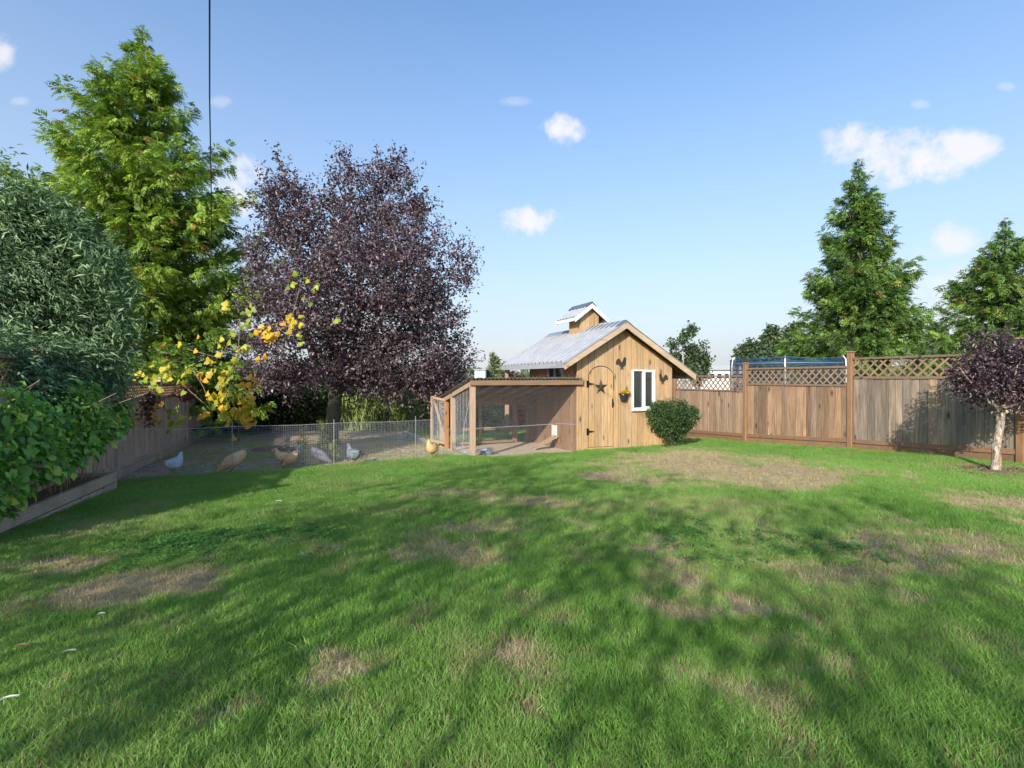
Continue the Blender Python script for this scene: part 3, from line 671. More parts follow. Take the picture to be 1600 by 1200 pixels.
MB().prism([(.63, cz(.63) - .03), (1.05, 3.27), (1.47, cz(1.47) - .03), (1.47, cz(1.47) - .05), (1.05, 3.247), (.63, cz(.63) - .05)], 1.18, 2.13).build('soffit', M['soffit'], cup)
# pop door and ramp on the run side
MB().box(-.03, -.005, .90, 1.12, .20, .50).build('pop_door', M['white'], coop)

def on_coop(s, u, z): return (COOP.x + s * FX - u * FY, COOP.y + s * FY + u * FX, COOPZ + z)
# star
star = MB(); c = (0, -.022, 0); pts = []
for i in range(10):
    r = .175 if i % 2 == 0 else .066; a = math.pi / 2 + i * math.pi / 5; pts.append((r * math.cos(a), 0, r * math.sin(a)))
star.add([c] + pts + [(0, -.001, 0)], [(0, i + 1, (i + 1) % 10 + 1) for i in range(10)] + [(11, (i + 1) % 10 + 1, i + 1) for i in range(10)])
tag(star.build('wall_star', M['star'], None, on_coop(.552, -.012, 1.36), (0, 0, RZ)), 'rusty five pointed tin star hung on the arched coop door', 'star')
# rooster silhouettes
ro = [(-.01, -.12), (-.045, -.125), (-.02, -.105), (-.015, -.07), (-.05, -.055), (-.08, -.02), (-.095, -.01), (-.13, -.03), (-.145, .005), (-.135, .05), (-.115, .085), (-.085, .105), (-.055, .095), (-.035, .07), (-.02, .04), (.0, .025), (.02, .045), (.035, .08), (.042, .11), (.05, .135), (.06, .122), (.07, .14), (.08, .124), (.093, .13), (.096, .108), (.12, .092), (.1, .082), (.108, .055), (.098, .045), (.1, .0), (.085, -.04), (.05, -.066), (.03, -.072), (.035, -.105), (.065, -.12), (.03, -.122), (.015, -.108), (.012, -.075), (.0, -.075), (-.002, -.105)]
def silhouette(name, poly, s, u, z, label, cat, scale=1.0, mirror=False, group=None):
    q = [((-a if mirror else a) * scale, b * scale) for a, b in poly]
    me = bpy.data.meshes.new(name); bm = bmesh.new(); vs = [bm.verts.new((a, 0, b)) for a, b in q]; f = bm.faces.new(vs)
    r = bmesh.ops.extrude_face_region(bm, geom=[f]); bmesh.ops.translate(bm, vec=(0, .006, 0), verts=[v for v in r['geom'] if isinstance(v, bmesh.types.BMVert)])
    bmesh.ops.triangulate(bm, faces=[f for f in bm.faces if len(f.verts) > 4]); bmesh.ops.recalc_face_normals(bm, faces=bm.faces); bm.to_mesh(me); bm.free()
    return tag(link(name, me, M['star'], None, on_coop(s, u, z), (0, 0, RZ)), label, cat, group)
silhouette('rooster_plaque', ro, 1.07, -.014, 1.86, 'dark metal rooster silhouette high on the coop wall above the flower pot', 'wall ornament', 1.02, group='metal rooster silhouettes on the coop')
silhouette('rooster_plaque', ro, 2.145, -.014, 1.53, 'dark metal rooster silhouette on the coop wall right of the window', 'wall ornament', .92, True, group='metal rooster silhouettes on the coop')
# wall pot with flowers
pot = thing('flower_pot', 'black wall pot of yellow flowers hanging beside the coop window', 'flower pot', on_coop(1.119, -.014, 1.06), RZ)
pm = MB(); rings = [(.075, 0), (.09, .05), (.115, .13), (.135, .155), (.135, .17), (.11, .165)]; vs = []; K = 12
for r, z in rings:
    for k in range(K + 1): a = math.pi * k / K; vs.append((r * math.cos(a), -.8 * r * math.sin(a), z))
fs = []
for i in range(len(rings) - 1):
    for k in range(K): fs.append((i * (K + 1) + k, i * (K + 1) + k + 1, (i + 1) * (K + 1) + k + 1, (i + 1) * (K + 1) + k))
fs.append(tuple(range(K + 1))); fs += [((len(rings) - 1) * (K + 1) + k, (len(rings) - 1) * (K + 1) + k + 1, len(vs)) for k in range(K)]; vs.append((0, -.04, .155))
pm.add(vs, fs); pm.build('pot', M['pot'], pot, smooth=False)
broad_crown('flowers', [((0, -.05, .18), (.12, .05, .025))], 90, 4, .05, .03, .022, 1.0, 0, pot, M['flower'], .3)

# ------------------------------------------------------------------ roofed wire run
run = thing('poultry_run', 'low timber framed wire run with corrugated lean-to roof beside the coop', 'chicken run', (COOP.x, COOP.y, COOPZ), RZ)
rz_ = lambda u: 1.525 - .19 * (u + .12)                      # top of roof framing
def post(s, u, w=.10, mt='run_post', zt=None): return MB().cbox(s - w / 2, s + w / 2, u - w / 2, u + w / 2, -.12, rz_(u) - .035 if zt is None else zt, .006).build('post', M[mt], run)
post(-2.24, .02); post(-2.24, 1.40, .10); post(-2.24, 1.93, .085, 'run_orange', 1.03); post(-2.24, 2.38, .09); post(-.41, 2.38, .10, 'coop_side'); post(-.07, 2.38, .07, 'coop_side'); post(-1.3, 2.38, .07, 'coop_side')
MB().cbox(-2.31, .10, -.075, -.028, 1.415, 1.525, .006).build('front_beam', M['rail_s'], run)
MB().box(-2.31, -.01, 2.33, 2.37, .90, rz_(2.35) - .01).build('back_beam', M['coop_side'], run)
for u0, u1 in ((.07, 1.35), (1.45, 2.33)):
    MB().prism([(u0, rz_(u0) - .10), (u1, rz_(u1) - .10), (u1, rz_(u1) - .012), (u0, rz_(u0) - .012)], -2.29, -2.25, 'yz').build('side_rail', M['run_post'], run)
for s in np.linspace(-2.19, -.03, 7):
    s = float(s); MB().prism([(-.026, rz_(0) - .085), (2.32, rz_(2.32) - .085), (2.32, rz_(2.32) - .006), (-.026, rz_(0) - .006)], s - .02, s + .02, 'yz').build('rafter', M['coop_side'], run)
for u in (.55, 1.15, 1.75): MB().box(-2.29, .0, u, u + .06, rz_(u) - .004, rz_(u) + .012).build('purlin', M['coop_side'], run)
# corrugated sheet
n = 240; ss = np.linspace(-2.36, .04, n); vs = []
for off in (0, -.004):
    for s in ss:
        zz = .011 * math.sin(2 * math.pi * s / .076) + .028 + off
        vs += [(float(s), -.14, rz_(-.14) + zz), (float(s), 2.5, rz_(2.5) + zz)]
fs = [(2 * i, 2 * i + 2, 2 * i + 3, 2 * i + 1) for i in range(n - 1)]; fs += [tuple(v + 2 * n for v in reversed(f)) for f in fs] + [(2 * i, 2 * i + 2 * n, 2 * i + 2 + 2 * n, 2 * i + 2) for i in range(n - 1)]
rs = MB(); rs.add(vs, fs); rs.build('roof_sheet', M['oldzinc'], run, smooth=True)
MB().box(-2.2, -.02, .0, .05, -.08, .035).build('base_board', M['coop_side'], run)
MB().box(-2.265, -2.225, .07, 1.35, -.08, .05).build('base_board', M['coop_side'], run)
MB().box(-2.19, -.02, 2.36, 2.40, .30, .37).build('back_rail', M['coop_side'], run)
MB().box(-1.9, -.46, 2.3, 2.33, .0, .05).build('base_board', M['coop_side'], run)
def wires(pa, pb, za0, za1, zb0, zb1, dx, dz, r, name, parent, mat, origin=None, sag=0.0):
    """upright and level wires of a welded mesh between two plan points"""
    pa, pb = Vector(pa), Vector(pb); Lh = (pb - pa).length; d = (pb - pa) / Lh; nn = Vector((-d.y, d.x)); mb = MB()
    def P(t, k): 
        q = pa.lerp(pb, t); z0 = za0 + (zb0 - za0) * t; z1 = za1 + (zb1 - za1) * t - sag * math.sin(t * math.pi * 3) ** 2
        w = .012 * math.sin(t * 37) * k + .008 * math.sin(t * 91 + k * 4)
        return Vector((q.x + nn.x * w, q.y + nn.y * w, z0 + (z1 - z0) * k))
    nv = int(Lh / dx)
    for i in range(nv + 1):
        t = i / nv; mb.tube([P(t, 0), P(t, .5), P(t, 1)], r, 3, False)
    nh = int((za1 - za0) / dz)
    for j in range(nh + 1):
        k = j / nh; mb.tube([P(i / 14, k) for i in range(15)], r, 3, False)
    return mb.build(name, mat, parent, kind='stuff')
wires((-2.19, .0), (-.02, .0), .02, 1.44, .02, 1.44, .025, .025, .0006, 'wire_mesh', run, M['galv'])
wires((-2.245, .07), (-2.245, 1.35), .02, rz_(.07) - .1, .02, rz_(1.35) - .1, .02, .02, .0008, 'wire_mesh', run, M['galv'])
wires((-2.19, 2.40), (-.46, 2.40), .02, .9, .02, .9, .04, .04, .001, 'wire_mesh', run, M['galv_dark'])
MB().tube([(-2.19, -.006, .60), (-1.1, -.006, .615), (-.4, -.006, .63), (-.02, -.006, .60)], .004, 4).build('mesh_seam', M['galv'], run)
MB().tube([(-2.255, .12, 1.2), (-2.258, .5, .62), (-2.256, .62, .2)], .006, 4).build('mesh_seam', M['galv'], run)
# open screen door of the run
dl = math.hypot(.42, .47); dang = math.atan2(.47, -.42)
rd = thing('screen_door', 'low open screen door with diagonal brace at the end of the run', 'gate', (-1.46, 11.42, COOPZ + .02), dang)
MB().cbox(0, .055, -.02, .02, .02, 1.07, .004).build('stile', M['run_post'], rd); MB().cbox(.575, .63, -.02, .02, .02, 1.12, .004).build('stile', M['run_post'], rd)
MB().prism([(.057, 1.01), (.573, 1.06), (.573, 1.115), (.057, 1.065)], -.018, .018).build('rail', M['run_post'], rd); MB().box(.057, .573, -.018, .018, .05, .11).build('rail', M['run_post'], rd)
MB().prism([(.06, .115), (.12, .115), (.572, 1.0), (.572, 1.055), (.53, 1.05)], -.045, -.022).build('brace', M['run_post'], rd)
wires((.055, 0), (.575, 0), .1, 1.04, .1, 1.07, .02, .02, .0012, 'wire_mesh', rd, M['galv'])
# ramp
rp = thing('hen_ramp', 'slatted wooden ramp leaning up to the white pop door inside the run', 'ramp', on_coop(-.62, .88, 0.0), RZ)
rp_len = .66; sl = .27 / .60
MB().prism([(0, .0), (.60, .27), (.60, .285), (0, .015)], -.11, .11).build('ramp_board', M['run_post'], rp)
slme = MB().box(-.012, .012, -.11, .11, 0, .012).mesh('slat'); slme.materials.append(M['run_post'])
for k in range(7): link('slat', slme, None, rp, (.05 + k * .085, 0, .017 + (.05 + k * .085) * sl), (0, -math.atan(sl), 0))
# water pan
bp_ = pxg(757, 708); wb = thing('water_pan', 'round blue grey metal water pan on the sandy floor of the run', 'water bowl', (-.53, 10.25, COOPZ + .03))
pm = MB(); K = 24; rings = [(.13, 0), (.17, .085), (.178, .09), (.165, .085), (.13, .012)]; vs = [(r * math.cos(2 * math.pi * k / K), r * math.sin(2 * math.pi * k / K), z) for r, z in rings for k in range(K)]
fs = [(i * K + k, i * K + (k + 1) % K, (i + 1) * K + (k + 1) % K, (i + 1) * K + k) for i in range(4) for k in range(K)] + [tuple(range(K)), tuple(range(4 * K, 5 * K))]
pm.add(vs, fs).build('pan', M['bowl'], wb); MB().add([(.155 * math.cos(2 * math.pi * k / K), .155 * math.sin(2 * math.pi * k / K), .06) for k in range(K)], [tuple(range(K))]).build('water', M['water'], wb)
# loose lumber on the floor of the run
for (s, u, a, l, lab) in ((-1.75, 1.1, .5, .8, 'pale weathered plank lying at the left of the run floor'), (-1.95, .55, 1.1, .45, 'short plank lying by the front corner post of the run')):
    x, y, z = on_coop(s, u, .055)
    tag(MB().cbox(-l / 2, l / 2, -.06, .06, 0, .025, .004).build('plank', M['run_post'], None, (x, y, gz(x, y) + .02), (0, 0, RZ + a)), lab, 'plank')

# ------------------------------------------------------------------ fences
def lattice(x0, x1, z0, z1, step, w, parent, y0=-.012, mat='lattice'):
    """two crossed layers of slats clipped to the opening; local x is across, z is up"""
    H = z1 - z0
    for sgn, ya, yb in ((1, y0, y0 + .008), (-1, y0 + .0095, y0 + .0175)):
        a = x0 - H
        while a < x1 + H:
            q = [(a, z0), (a + w, z0), (a + w + sgn * H, z1), (a + sgn * H, z1)]
            q = clip_poly(q, 1, 0, x1); q = clip_poly(q, -1, 0, -x0) if len(q) > 2 else q
            if len(q) > 2 and (max(p[1] for p in q) - min(p[1] for p in q)) > .03:
                MB().prism(q, ya, yb).build('lattice_slat', M[mat] if sgn < 0 else M['coop_side'], parent)
            a += step
def fence(label, start, n_panels, spacing, z_tops, bmats, group, lat_h=.34, step=.17, post_h=1.78, side=1, boards=19, railm='rail', postm='post', latm='lattice', low='rail_red', first_post=0, latw=.034):
    """posts and stepped panels running away from the camera; local x points along the fence"""
    ang = math.atan2(DY, DX)
    F = thing('wooden_fence', label, 'fence', (start[0], start[1], gz(*start)), ang, group)
    gz0 = gz(*start)
    for i in range(n_panels + 1):
        lx = i * spacing; wx, wy = start[0] + DX * lx, start[1] + DY * lx; g = gz(wx, wy) - gz0
        zt = z_tops[min(i, n_panels - 1)] + EYE - gz0; zt0 = z_tops[max(0, i - 1)] + EYE - gz0
        top = max(zt, zt0) + .10 if first_post == 0 else max(zt, zt0) + .06
        po = MB().cbox(lx - .05, lx + .05, -.05, .05, g - .2, top, .012).build('post', M[postm], F)
        MB().cbox(lx - .064, lx + .064, -.064, .064, top + .001, top + .028, .012).build('post_cap', M[postm], po)
        if i == n_panels: break
        a, b = lx + .054, lx + spacing - .054; z1 = zt; zl = z1 - lat_h
        g2 = gz(start[0] + DX * (lx + spacing), start[1] + DY * (lx + spacing)) - gz0
        sg = -side
        # rails: top, below the lattice, and the bottom (which follows the fall of the ground)
        MB().cbox(a, b, -.035, .035, z1 - .035, z1, .005).build('top_rail', M['rail_x' if False else railm], F)
        MB().cbox(a, b, -.03, .03, zl - .04, zl, .005).build('middle_rail', M[railm], F)
        MB().prism([(a, g + .13), (b, g2 + .13), (b, g2 + .20), (a, g + .20)], -.034, .034).build('bottom_rail', M[low], F)
        MB().prism([(a, g - .08), (b, g2 - .08), (b, g2 + .115), (a, g + .115)], -.018, .018).build('kick_board', M[low], F)
        lattice(a + .002, b - .002, zl + .002, z1 - .037, step, latw, F, mat=latm)
        bm_ = M[bmats[min(i, len(bmats) - 1)]]; w = (b - a) / boards; xx = a
        for k in range(boards):
            wj = w * random.uniform(.9, 1.1) if k < boards - 1 else b - xx
            xe = min(b, xx + wj); gb = g + (g2 - g) * ((xx + xe) / 2 - lx) / spacing; pr = random.uniform(-.006, .006)
            if xe - xx > .02: MB().cbox(xx + .005, xe - .005, -.012 + pr, .010 + pr, gb + .16, zl - .03, .003).build('fence_board', bm_, F)
            xx = xe
    return F
# right fence starts a panel nearer than the frame's edge
P0 = (7.20 - DX * 2.44, 7.24 - DY * 2.44)
fence('tall cedar board fence with lattice top stepping down behind the small purple tree', P0, 6, 2.44, [.44, .365, .217, .055, -.10, -.25], ['fence_c', 'fence_c', 'fence_b', 'fence_a', 'fence_a', 'fence_a'], None, lat_h=.345, step=.155, latw=.042)
PL = (-6.0 - DX * 5.0, 7.74 - DY * 5.0)
fence('shaded left board fence with lattice top behind the raspberry bed', PL, 7, 2.5, [.22, .10, -.08, -.12, -.14, -.2, -.25], ['fence_left'], None, lat_h=.26, step=.10, railm='rail', postm='fence_left', low='planter', first_post=1)
wbp = px(150, 583, 7.6)
tag(MB().cbox(-.35, .22, -.09, .09, 0, .025, .004).build('board', M['far_white'], None, (-6.12, 7.66, EYE + .105), (0, 0, .12)), 'pale flat board resting across the top of the left fence', 'board')
# chicken netting on the lawn edge
net = thing('poultry_netting', 'knee high galvanised wire netting along the edge of the lawn', 'netting', (0, 0, 0))
za, zb = gz(NET_A.x, NET_A.y), gz(NET_B.x, NET_B.y)
wires(NET_A, NET_B, za, za + .74, zb, zb + .72,  .027, .034, .0008, 'wire_mesh', net, M['galv'], sag=.015)
MB().tube([Vector((NET_A.x + (NET_B.x - NET_A.x) * t, NET_A.y + (NET_B.y - NET_A.y) * t, za + .745 + (zb - za - .02) * t - .015 * math.sin(t * math.pi * 3) ** 2)) for t in np.linspace(0, 1, 13)], .0028, 4).build('top_wire', M['galv'], net)
for t in (.0, .3, .62, .93):
    q = NET_A.lerp(NET_B, t) + Vector((-.02, .03)); g = gz(q.x, q.y)
    MB().tube([(q.x, q.y, g - .1), (q.x, q.y, g + .80)], .006, 5).build('stake', M['galv_dark'], net)
NC = Vector(on_coop(-2.24, -.06, 0)[:2])
low = thing('low_netting', 'shin high strip of wire netting before the front corner post of the run', 'netting', (0, 0, 0))
wires(NET_B, NC, gz(*NET_B), gz(*NET_B) + .2, gz(*NC), gz(*NC) + .16, .027, .034, .0012, 'wire_mesh', low, M['galv'])

# ------------------------------------------------------------------ planter with raspberries
pl_end = Vector((-4.97, 6.36)); pdir = Vector((-.335, .942)); pang = math.atan2(pdir.y, pdir.x)
pl = thing('raised_bed', 'two board timber raised bed holding the raspberry canes', 'raised bed', (pl_end.x, pl_end.y, gz(*pl_end)), pang)
LEN = 6.5
for seg in range(2):
    a, b = -LEN + seg * LEN / 2, -LEN + (seg + 1) * LEN / 2
    def gl(x): q = pl_end + pdir * x; return gz(q.x, q.y) - gz(*pl_end)
    tz = lambda x: .235 + (.0 if x > -9 else 0) - .012 * x * 0 + (.10) * (-x / LEN) * .9
    MB().prism([(a + .003, tz(a) - .115), (b - .003, tz(b) - .115), (b - .003, tz(b)), (a + .003, tz(a))], -.045, 0).build('bed_board', M['planter'], pl)
    MB().prism([(a + .003, min(gl(a) - .1, tz(a) - .13)), (b - .003, gl(b) - .1), (b - .003, tz(b) - .127), (a + .003, tz(a) - .127)], -.043, -.002).build('bed_board', M['planter'], pl)
MB().box(.003, .043, -.04, 1.0, .12, .235).build('end_board', M['planter'], pl); MB().box(.003, .043, -.038, 1.0, -.1, .117).build('end_board', M['planter'], pl)
so = MB(); so.prism([(-LEN, .27), (0, .19), (0, -.1), (-LEN, -.1)], .002, 1.0); so.build('soil', M['mulch'], pl)
# raspberry plants: broad toothed leaves, each large one its own object
def toothed_leaf(L_=1.0, W_=.8, n=5, curl=.15):
    vs = [(0, 0, 0)]; prof = [(.12, .55), (.3, .92), (.5, 1.0), (.7, .72), (.86, .4)]
    for side in (1, -1):
        for i, (x, w) in enumerate(prof):
            vs.append((x * L_, side * w * W_ / 2, -curl * (w ** 2) * .25 - curl * x * x * .6 + (.02 if i % 2 else 0)))
    mids = [(.3 * L_, 0, .03), (.6 * L_, 0, .0), (L_, 0, -curl)]
    vs += mids; a, b, tip = 11, 12, 13
    fs = []
    for o in (1, 6):
        f = [(0, o, a), (o, o + 1, a), (o + 1, o + 2, a), (a, o + 2, b), (o + 2, o + 3, b), (o + 3, o + 4, b), (b, o + 4, tip)]
        fs += f if o == 1 else [tuple(reversed(x)) for x in f]
    return vs, fs
def lobed_leaf(curl=.2):
    """five pointed grape leaf"""
    out = [(-.05, .28), (-.12, .55), (.2, .52), (.34, .62), (.5, .38), (.72, .34), (.74, .2), (1.0, 0)]
    pts = [(x, y) for x, y in out] + [(x, -y) for x, y in reversed(out[:-1])]
    vs = [(.12, 0, .04)] + [(x, y, -curl * (x * x * .5 + y * y * 1.1)) for x, y in pts] + [(0, 0, .02)]
    n = len(pts); fs = [(0, i + 1, i + 2) for i in range(n - 1)] + [(0, n, n + 1), (0, n + 1, 1)]
    return vs, fs
def leaf_variants(fn, mat, n, name='leaf', size=1.0):
    out = []
    for i in range(n):
        vs, fs = fn(curl=random.uniform(.05, .4)) if fn is lobed_leaf else fn(curl=random.uniform(.05, .35))
        mb = MB(); mb.tint = (i + .5) / n; mb.add([(x, y, z) for x, y, z in vs], fs); me = bpy.data.meshes.new(name)
        me = raw_mesh(name, np.array(mb.v), np.array(fs), np.full(len(mb.v), (i + .5) / n)); me.materials.append(mat); out.append(me)
    return out
def place_leaf(me, parent, p, size, facing=(-.3, -1, .6), droop=.5, name='leaf'):
    nrm = Vector(facing) + Vector((random.gauss(0, .45), random.gauss(0, .45), random.gauss(0, .35))); nrm.normalize()
    ax_ = Vector((random.gauss(0, .8), random.gauss(0, .3), -droop + random.gauss(0, .35)))
    ax_ = (ax_ - nrm * ax_.dot(nrm)).normalized(); y = nrm.cross(ax_)
    o = bpy.data.objects.new(name, me); COL.objects.link(o); o.parent = parent
    R_ = Matrix((ax_, y, nrm)).transposed().to_4x4(); o.matrix_local = Matrix.Translation(p) @ R_ @ Matrix.Scale(size, 4)
    return o
ras = thing('raspberry_hedge', 'green raspberry canes with yellowing leaves growing in the raised bed', 'raspberry bush', (pl_end.x, pl_end.y, gz(*pl_end)), pang)
rl = leaf_variants(toothed_leaf, M['rasp'], 8)
for k in range(95):
    x = -random.uniform(.02, LEN) if k > 40 else -random.uniform(.02, 3.2); y = random.uniform(.08, .8); h = random.uniform(.8, 1.35)
    lx, ly = random.gauss(0, .16), random.gauss(-.04, .14)
    MB().tube([(x, y, .15), (x + lx * .4, y + ly * .3, .15 + h * .5), (x + lx, y + ly, .15 + h * .85), (x + lx * 1.7, y + ly * 2.2, .15 + h)], [.006, .0055, .004, .003], 5).build('cane', M['cane'], ras)
prof_top = lambda x: (1.24 - .16 * max(0, 1.0 + x) / 1.0) if x > -3 else 1.2
def rasp_pt(front):
    x = -random.uniform(-.10, LEN) if not front else -random.uniform(-.12, 3.0)
    zt = prof_top(x) + .15 * math.sin(x * 5); zlow = .80 - .20 * (-x) if x > -2.6 else .25
    z = random.uniform(max(.1, zlow), zt); belly = math.sin(min(1, (z / zt)) * math.pi * .85) * .22
    y = (-belly + random.uniform(-.03, .14)) if front else random.uniform(-.05, .95)
    return Vector((x, y, z))
for k in range(300): place_leaf(random.choice(rl if random.random() < .9 else rl[-2:]), ras, rasp_pt(True), random.uniform(.085, .145), facing=(.1, -1, .75))
n = 5200; P = np.array([rasp_pt(i % 3 == 0) for i in range(n)])
tag(link('foliage', leaf_mesh('foliage', P, rand_dirs(n) * .8 + np.array([0, -.2, -.5]), rand_dirs(n) * .6 + np.array([0, -.8, .8]), RNG.uniform(.05, .10, n), RNG.uniform(.04, .075, n), np.clip(RNG.normal(.42, .2, n), 0, .97)), M['rasp'], ras), kind='stuff')

# ------------------------------------------------------------------ large trees
# tall arborvitae on the left
bx, by = (222 - HX) / FPX * 13.2, 13.2
prof = [(0, 2.6), (2.0, 2.8), (3.6, 2.8), (5.0, 2.6), (6.3, 2.3), (7.4, 1.85), (8.4, 1.25), (9.2, .85), (9.8, .55), (10.5, .25)]
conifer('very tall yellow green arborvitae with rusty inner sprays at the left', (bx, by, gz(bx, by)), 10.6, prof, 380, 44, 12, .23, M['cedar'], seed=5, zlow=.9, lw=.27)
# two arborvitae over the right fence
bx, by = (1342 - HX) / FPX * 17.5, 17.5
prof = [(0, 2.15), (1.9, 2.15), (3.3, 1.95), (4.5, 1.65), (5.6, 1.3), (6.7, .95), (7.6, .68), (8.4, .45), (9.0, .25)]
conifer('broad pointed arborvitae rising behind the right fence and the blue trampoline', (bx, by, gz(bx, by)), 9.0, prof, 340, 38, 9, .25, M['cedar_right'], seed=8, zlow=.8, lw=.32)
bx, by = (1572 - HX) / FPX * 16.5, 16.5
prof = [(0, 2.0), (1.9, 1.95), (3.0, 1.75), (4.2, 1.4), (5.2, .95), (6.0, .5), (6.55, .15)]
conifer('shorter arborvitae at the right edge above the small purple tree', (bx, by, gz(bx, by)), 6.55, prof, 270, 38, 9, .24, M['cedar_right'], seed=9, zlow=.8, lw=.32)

def pell(x, y, rx, ry, d, rd=None, base=(0, 0, 0)):
    c = px(x, y, d) - Vector(base); return (tuple(c), (rx / FPX * d, (rd if rd else (rx + ry) / 2 / FPX * d), ry / FPX * d))
# purple plum
pb = Vector(((514 - HX) / FPX * 12.2, 12.2, 0)); pb.z = gz(pb.x, pb.y)
plum = thing('plum_tree', 'large purple leaved plum tree inside the hen yard', 'tree', pb)
tr = MB()
def LP(x, y, d): return px(x, y, d) - pb
tr.tube([LP(514, 705, 12.2), LP(516, 690, 12.2), LP(519, 660, 12.2), LP(523, 630, 12.2), LP(525, 600, 12.2)], [.27, .20, .165, .155, .17], 12)
ends = [((470, 520), 12.0, .09), ((440, 440), 12.6, .07), ((505, 400), 12.1, .08), ((560, 420), 12.5, .08), ((615, 470), 11.8, .08), ((650, 540), 12.3, .07), ((590, 350), 12.2, .07), ((470, 330), 12.4, .05), ((540, 300), 12.2, .05), ((680, 440), 12.2, .045)]
trunk = tr.build('trunk', M['bark_plum'], plum, smooth=True)
for (x, y), d, r in ends:
    b = MB(); p0 = LP(526 + random.uniform(-8, 8), 606 + random.uniform(-6, 10), 12.2); p1 = LP(x, y, d); b.tube(limb_path(p0, p1, .05, .035), taper(r + .05, .018), 8); 
    for _ in range(9):
        q = p0.lerp(p1, random.uniform(.4, 1)); e = q + Vector((random.gauss(0, .6), random.gauss(0, .5), random.uniform(.2, .9))); b.tube(limb_path(q, e, 0, .06, 4), taper(.022, .005, 4), 5, False)
    b.build('branch', M['bark_plum'], plum, smooth=True)
E = [pell(560, 470, 130, 95, 12.2), pell(450, 420, 55, 80, 12.2), pell(430, 320, 30, 45, 12.3), pell(455, 345, 38, 45, 12.2), pell(505, 350, 40, 40, 12.4), pell(545, 305, 42, 45, 12.2), pell(608, 310, 36, 50, 12.3), pell(580, 370, 60, 50, 12.2), pell(655, 375, 42, 40, 12.1), pell(700, 430, 30, 34, 12.1),
     pell(690, 510, 38, 55, 12.2), pell(630, 560, 85, 42, 11.9), pell(560, 550, 50, 32, 12.8), pell(425, 570, 45, 45, 12.0), pell(408, 500, 30, 45, 12.1), pell(690, 585, 36, 28, 12.1), pell(590, 420, 90, 70, 11.2), pell(490, 480, 70, 60, 11.3), pell(640, 480, 60, 60, 11.4), pell(460, 590, 50, 26, 12.3), pell(590, 598, 75, 24, 12.3), pell(530, 575, 50, 22, 11.7), pell(680, 610, 40, 20, 12.2)]
E = [((c[0] - pb.x, c[1] - pb.y, c[2] - pb.z), r) for c, r in E]
tag(broad_crown('crown', E, 4700, 14, .66, .08, .048, .7, .2, plum, M['plum'], .6), kind='stuff')
T_ = [pell(x, y, rx, ry, 12.2) for x, y, rx, ry in ((447, 268, 14, 24), (462, 300, 20, 20), (548, 262, 16, 24), (612, 262, 20, 22), (590, 285, 20, 20), (655, 320, 20, 18), (715, 395, 22, 16), (728, 430, 14, 16), (722, 560, 18, 22), (398, 400, 18, 28), (425, 300, 14, 26), (640, 275, 10, 12))]
T_ = [((c[0] - pb.x, c[1] - pb.y, c[2] - pb.z), (r[0], r[1], r[2])) for c, r in T_]
tag(broad_crown('outer_shoots', T_, 380, 14, .7, .08, .048, 1.0, .05, plum, M['plum'], .3), kind='stuff')

# grey green tree leaning in from the left, over the raspberries
ob = Vector((-6.9, 6.2, 0)); ob.z = gz(ob.x, ob.y)
ol = thing('willow_leaved_tree', 'grey green narrow leaved tree overhanging the raised bed at the left edge', 'tree', ob)
b = MB(); b.tube([(0, 0, -.1), (.05, .1, .8), (.1, .1, 1.6), (.25, .15, 2.4)], [.11, .09, .08, .05], 8); b.build('trunk', M['bark_dark'], ol, smooth=True)
for (x, y, d) in ((60, 380, 6.3), (120, 430, 6.6), (20, 450, 6.2), (130, 520, 6.6), (30, 310, 6.2)):
    b = MB(); b.tube(limb_path((.08, .1, 1.0 + random.random()), px(x, y, d) - ob, .04, .04), taper(.045, .008), 6); b.build('branch', M['bark_dark'], ol, smooth=True)
E = [pell(30, 470, 105, 100, 6.2), pell(100, 420, 62, 78, 6.7), pell(140, 500, 46, 66, 6.7), pell(50, 370, 80, 70, 6.5), pell(100, 560, 82, 44, 6.1), pell(20, 560, 80, 46, 5.6), pell(-50, 450, 80, 120, 6.0), pell(-50, 330, 40, 50, 6.1), pell(165, 545, 24, 30, 6.8), pell(20, 590, 60, 34, 5.2), pell(70, 600, 40, 24, 5.6), pell(-30, 560, 60, 60, 5.0), pell(20, 330, 50, 30, 6.2), pell(95, 345, 26, 14, 6.4), pell(150, 400, 30, 16, 6.6), pell(180, 450, 18, 22, 6.7), pell(165, 590, 26, 14, 6.6), pell(120, 600, 40, 16, 6.2)]
E = [((c[0] - ob.x, c[1] - ob.y, c[2] - ob.z), r) for c, r in E]
tag(broad_crown('crown', E, 4300, 14, .5, .095, .019, .1, .5, ol, M['olive'], .5, bias=(.6, -.1, -.42), jit=.7, spread=1.1), kind='stuff')
E = [pell(8, 262, 18, 22, 6.2), pell(42, 285, 14, 10, 6.2), pell(20, 290, 30, 14, 6.2)]; E = [((c[0] - ob.x, c[1] - ob.y, c[2] - ob.z), r) for c, r in E]
tag(broad_crown('top_shoots', E, 34, 9, .3, .075, .022, .5, .0, ol, M['olive'], .3), kind='stuff')
E = [pell(x, y, 20, 16, 6.3) for x, y in ((90, 330), (60, 318), (130, 372), (160, 405), (176, 465), (178, 515), (35, 300), (110, 350), (165, 435))]; E = [((c[0] - ob.x, c[1] - ob.y, c[2] - ob.z), r) for c, r in E]
tag(broad_crown('side_shoots', E, 230, 12, .55, .11, .024, .5, .15, ol, M['olive'], .3), kind='stuff')

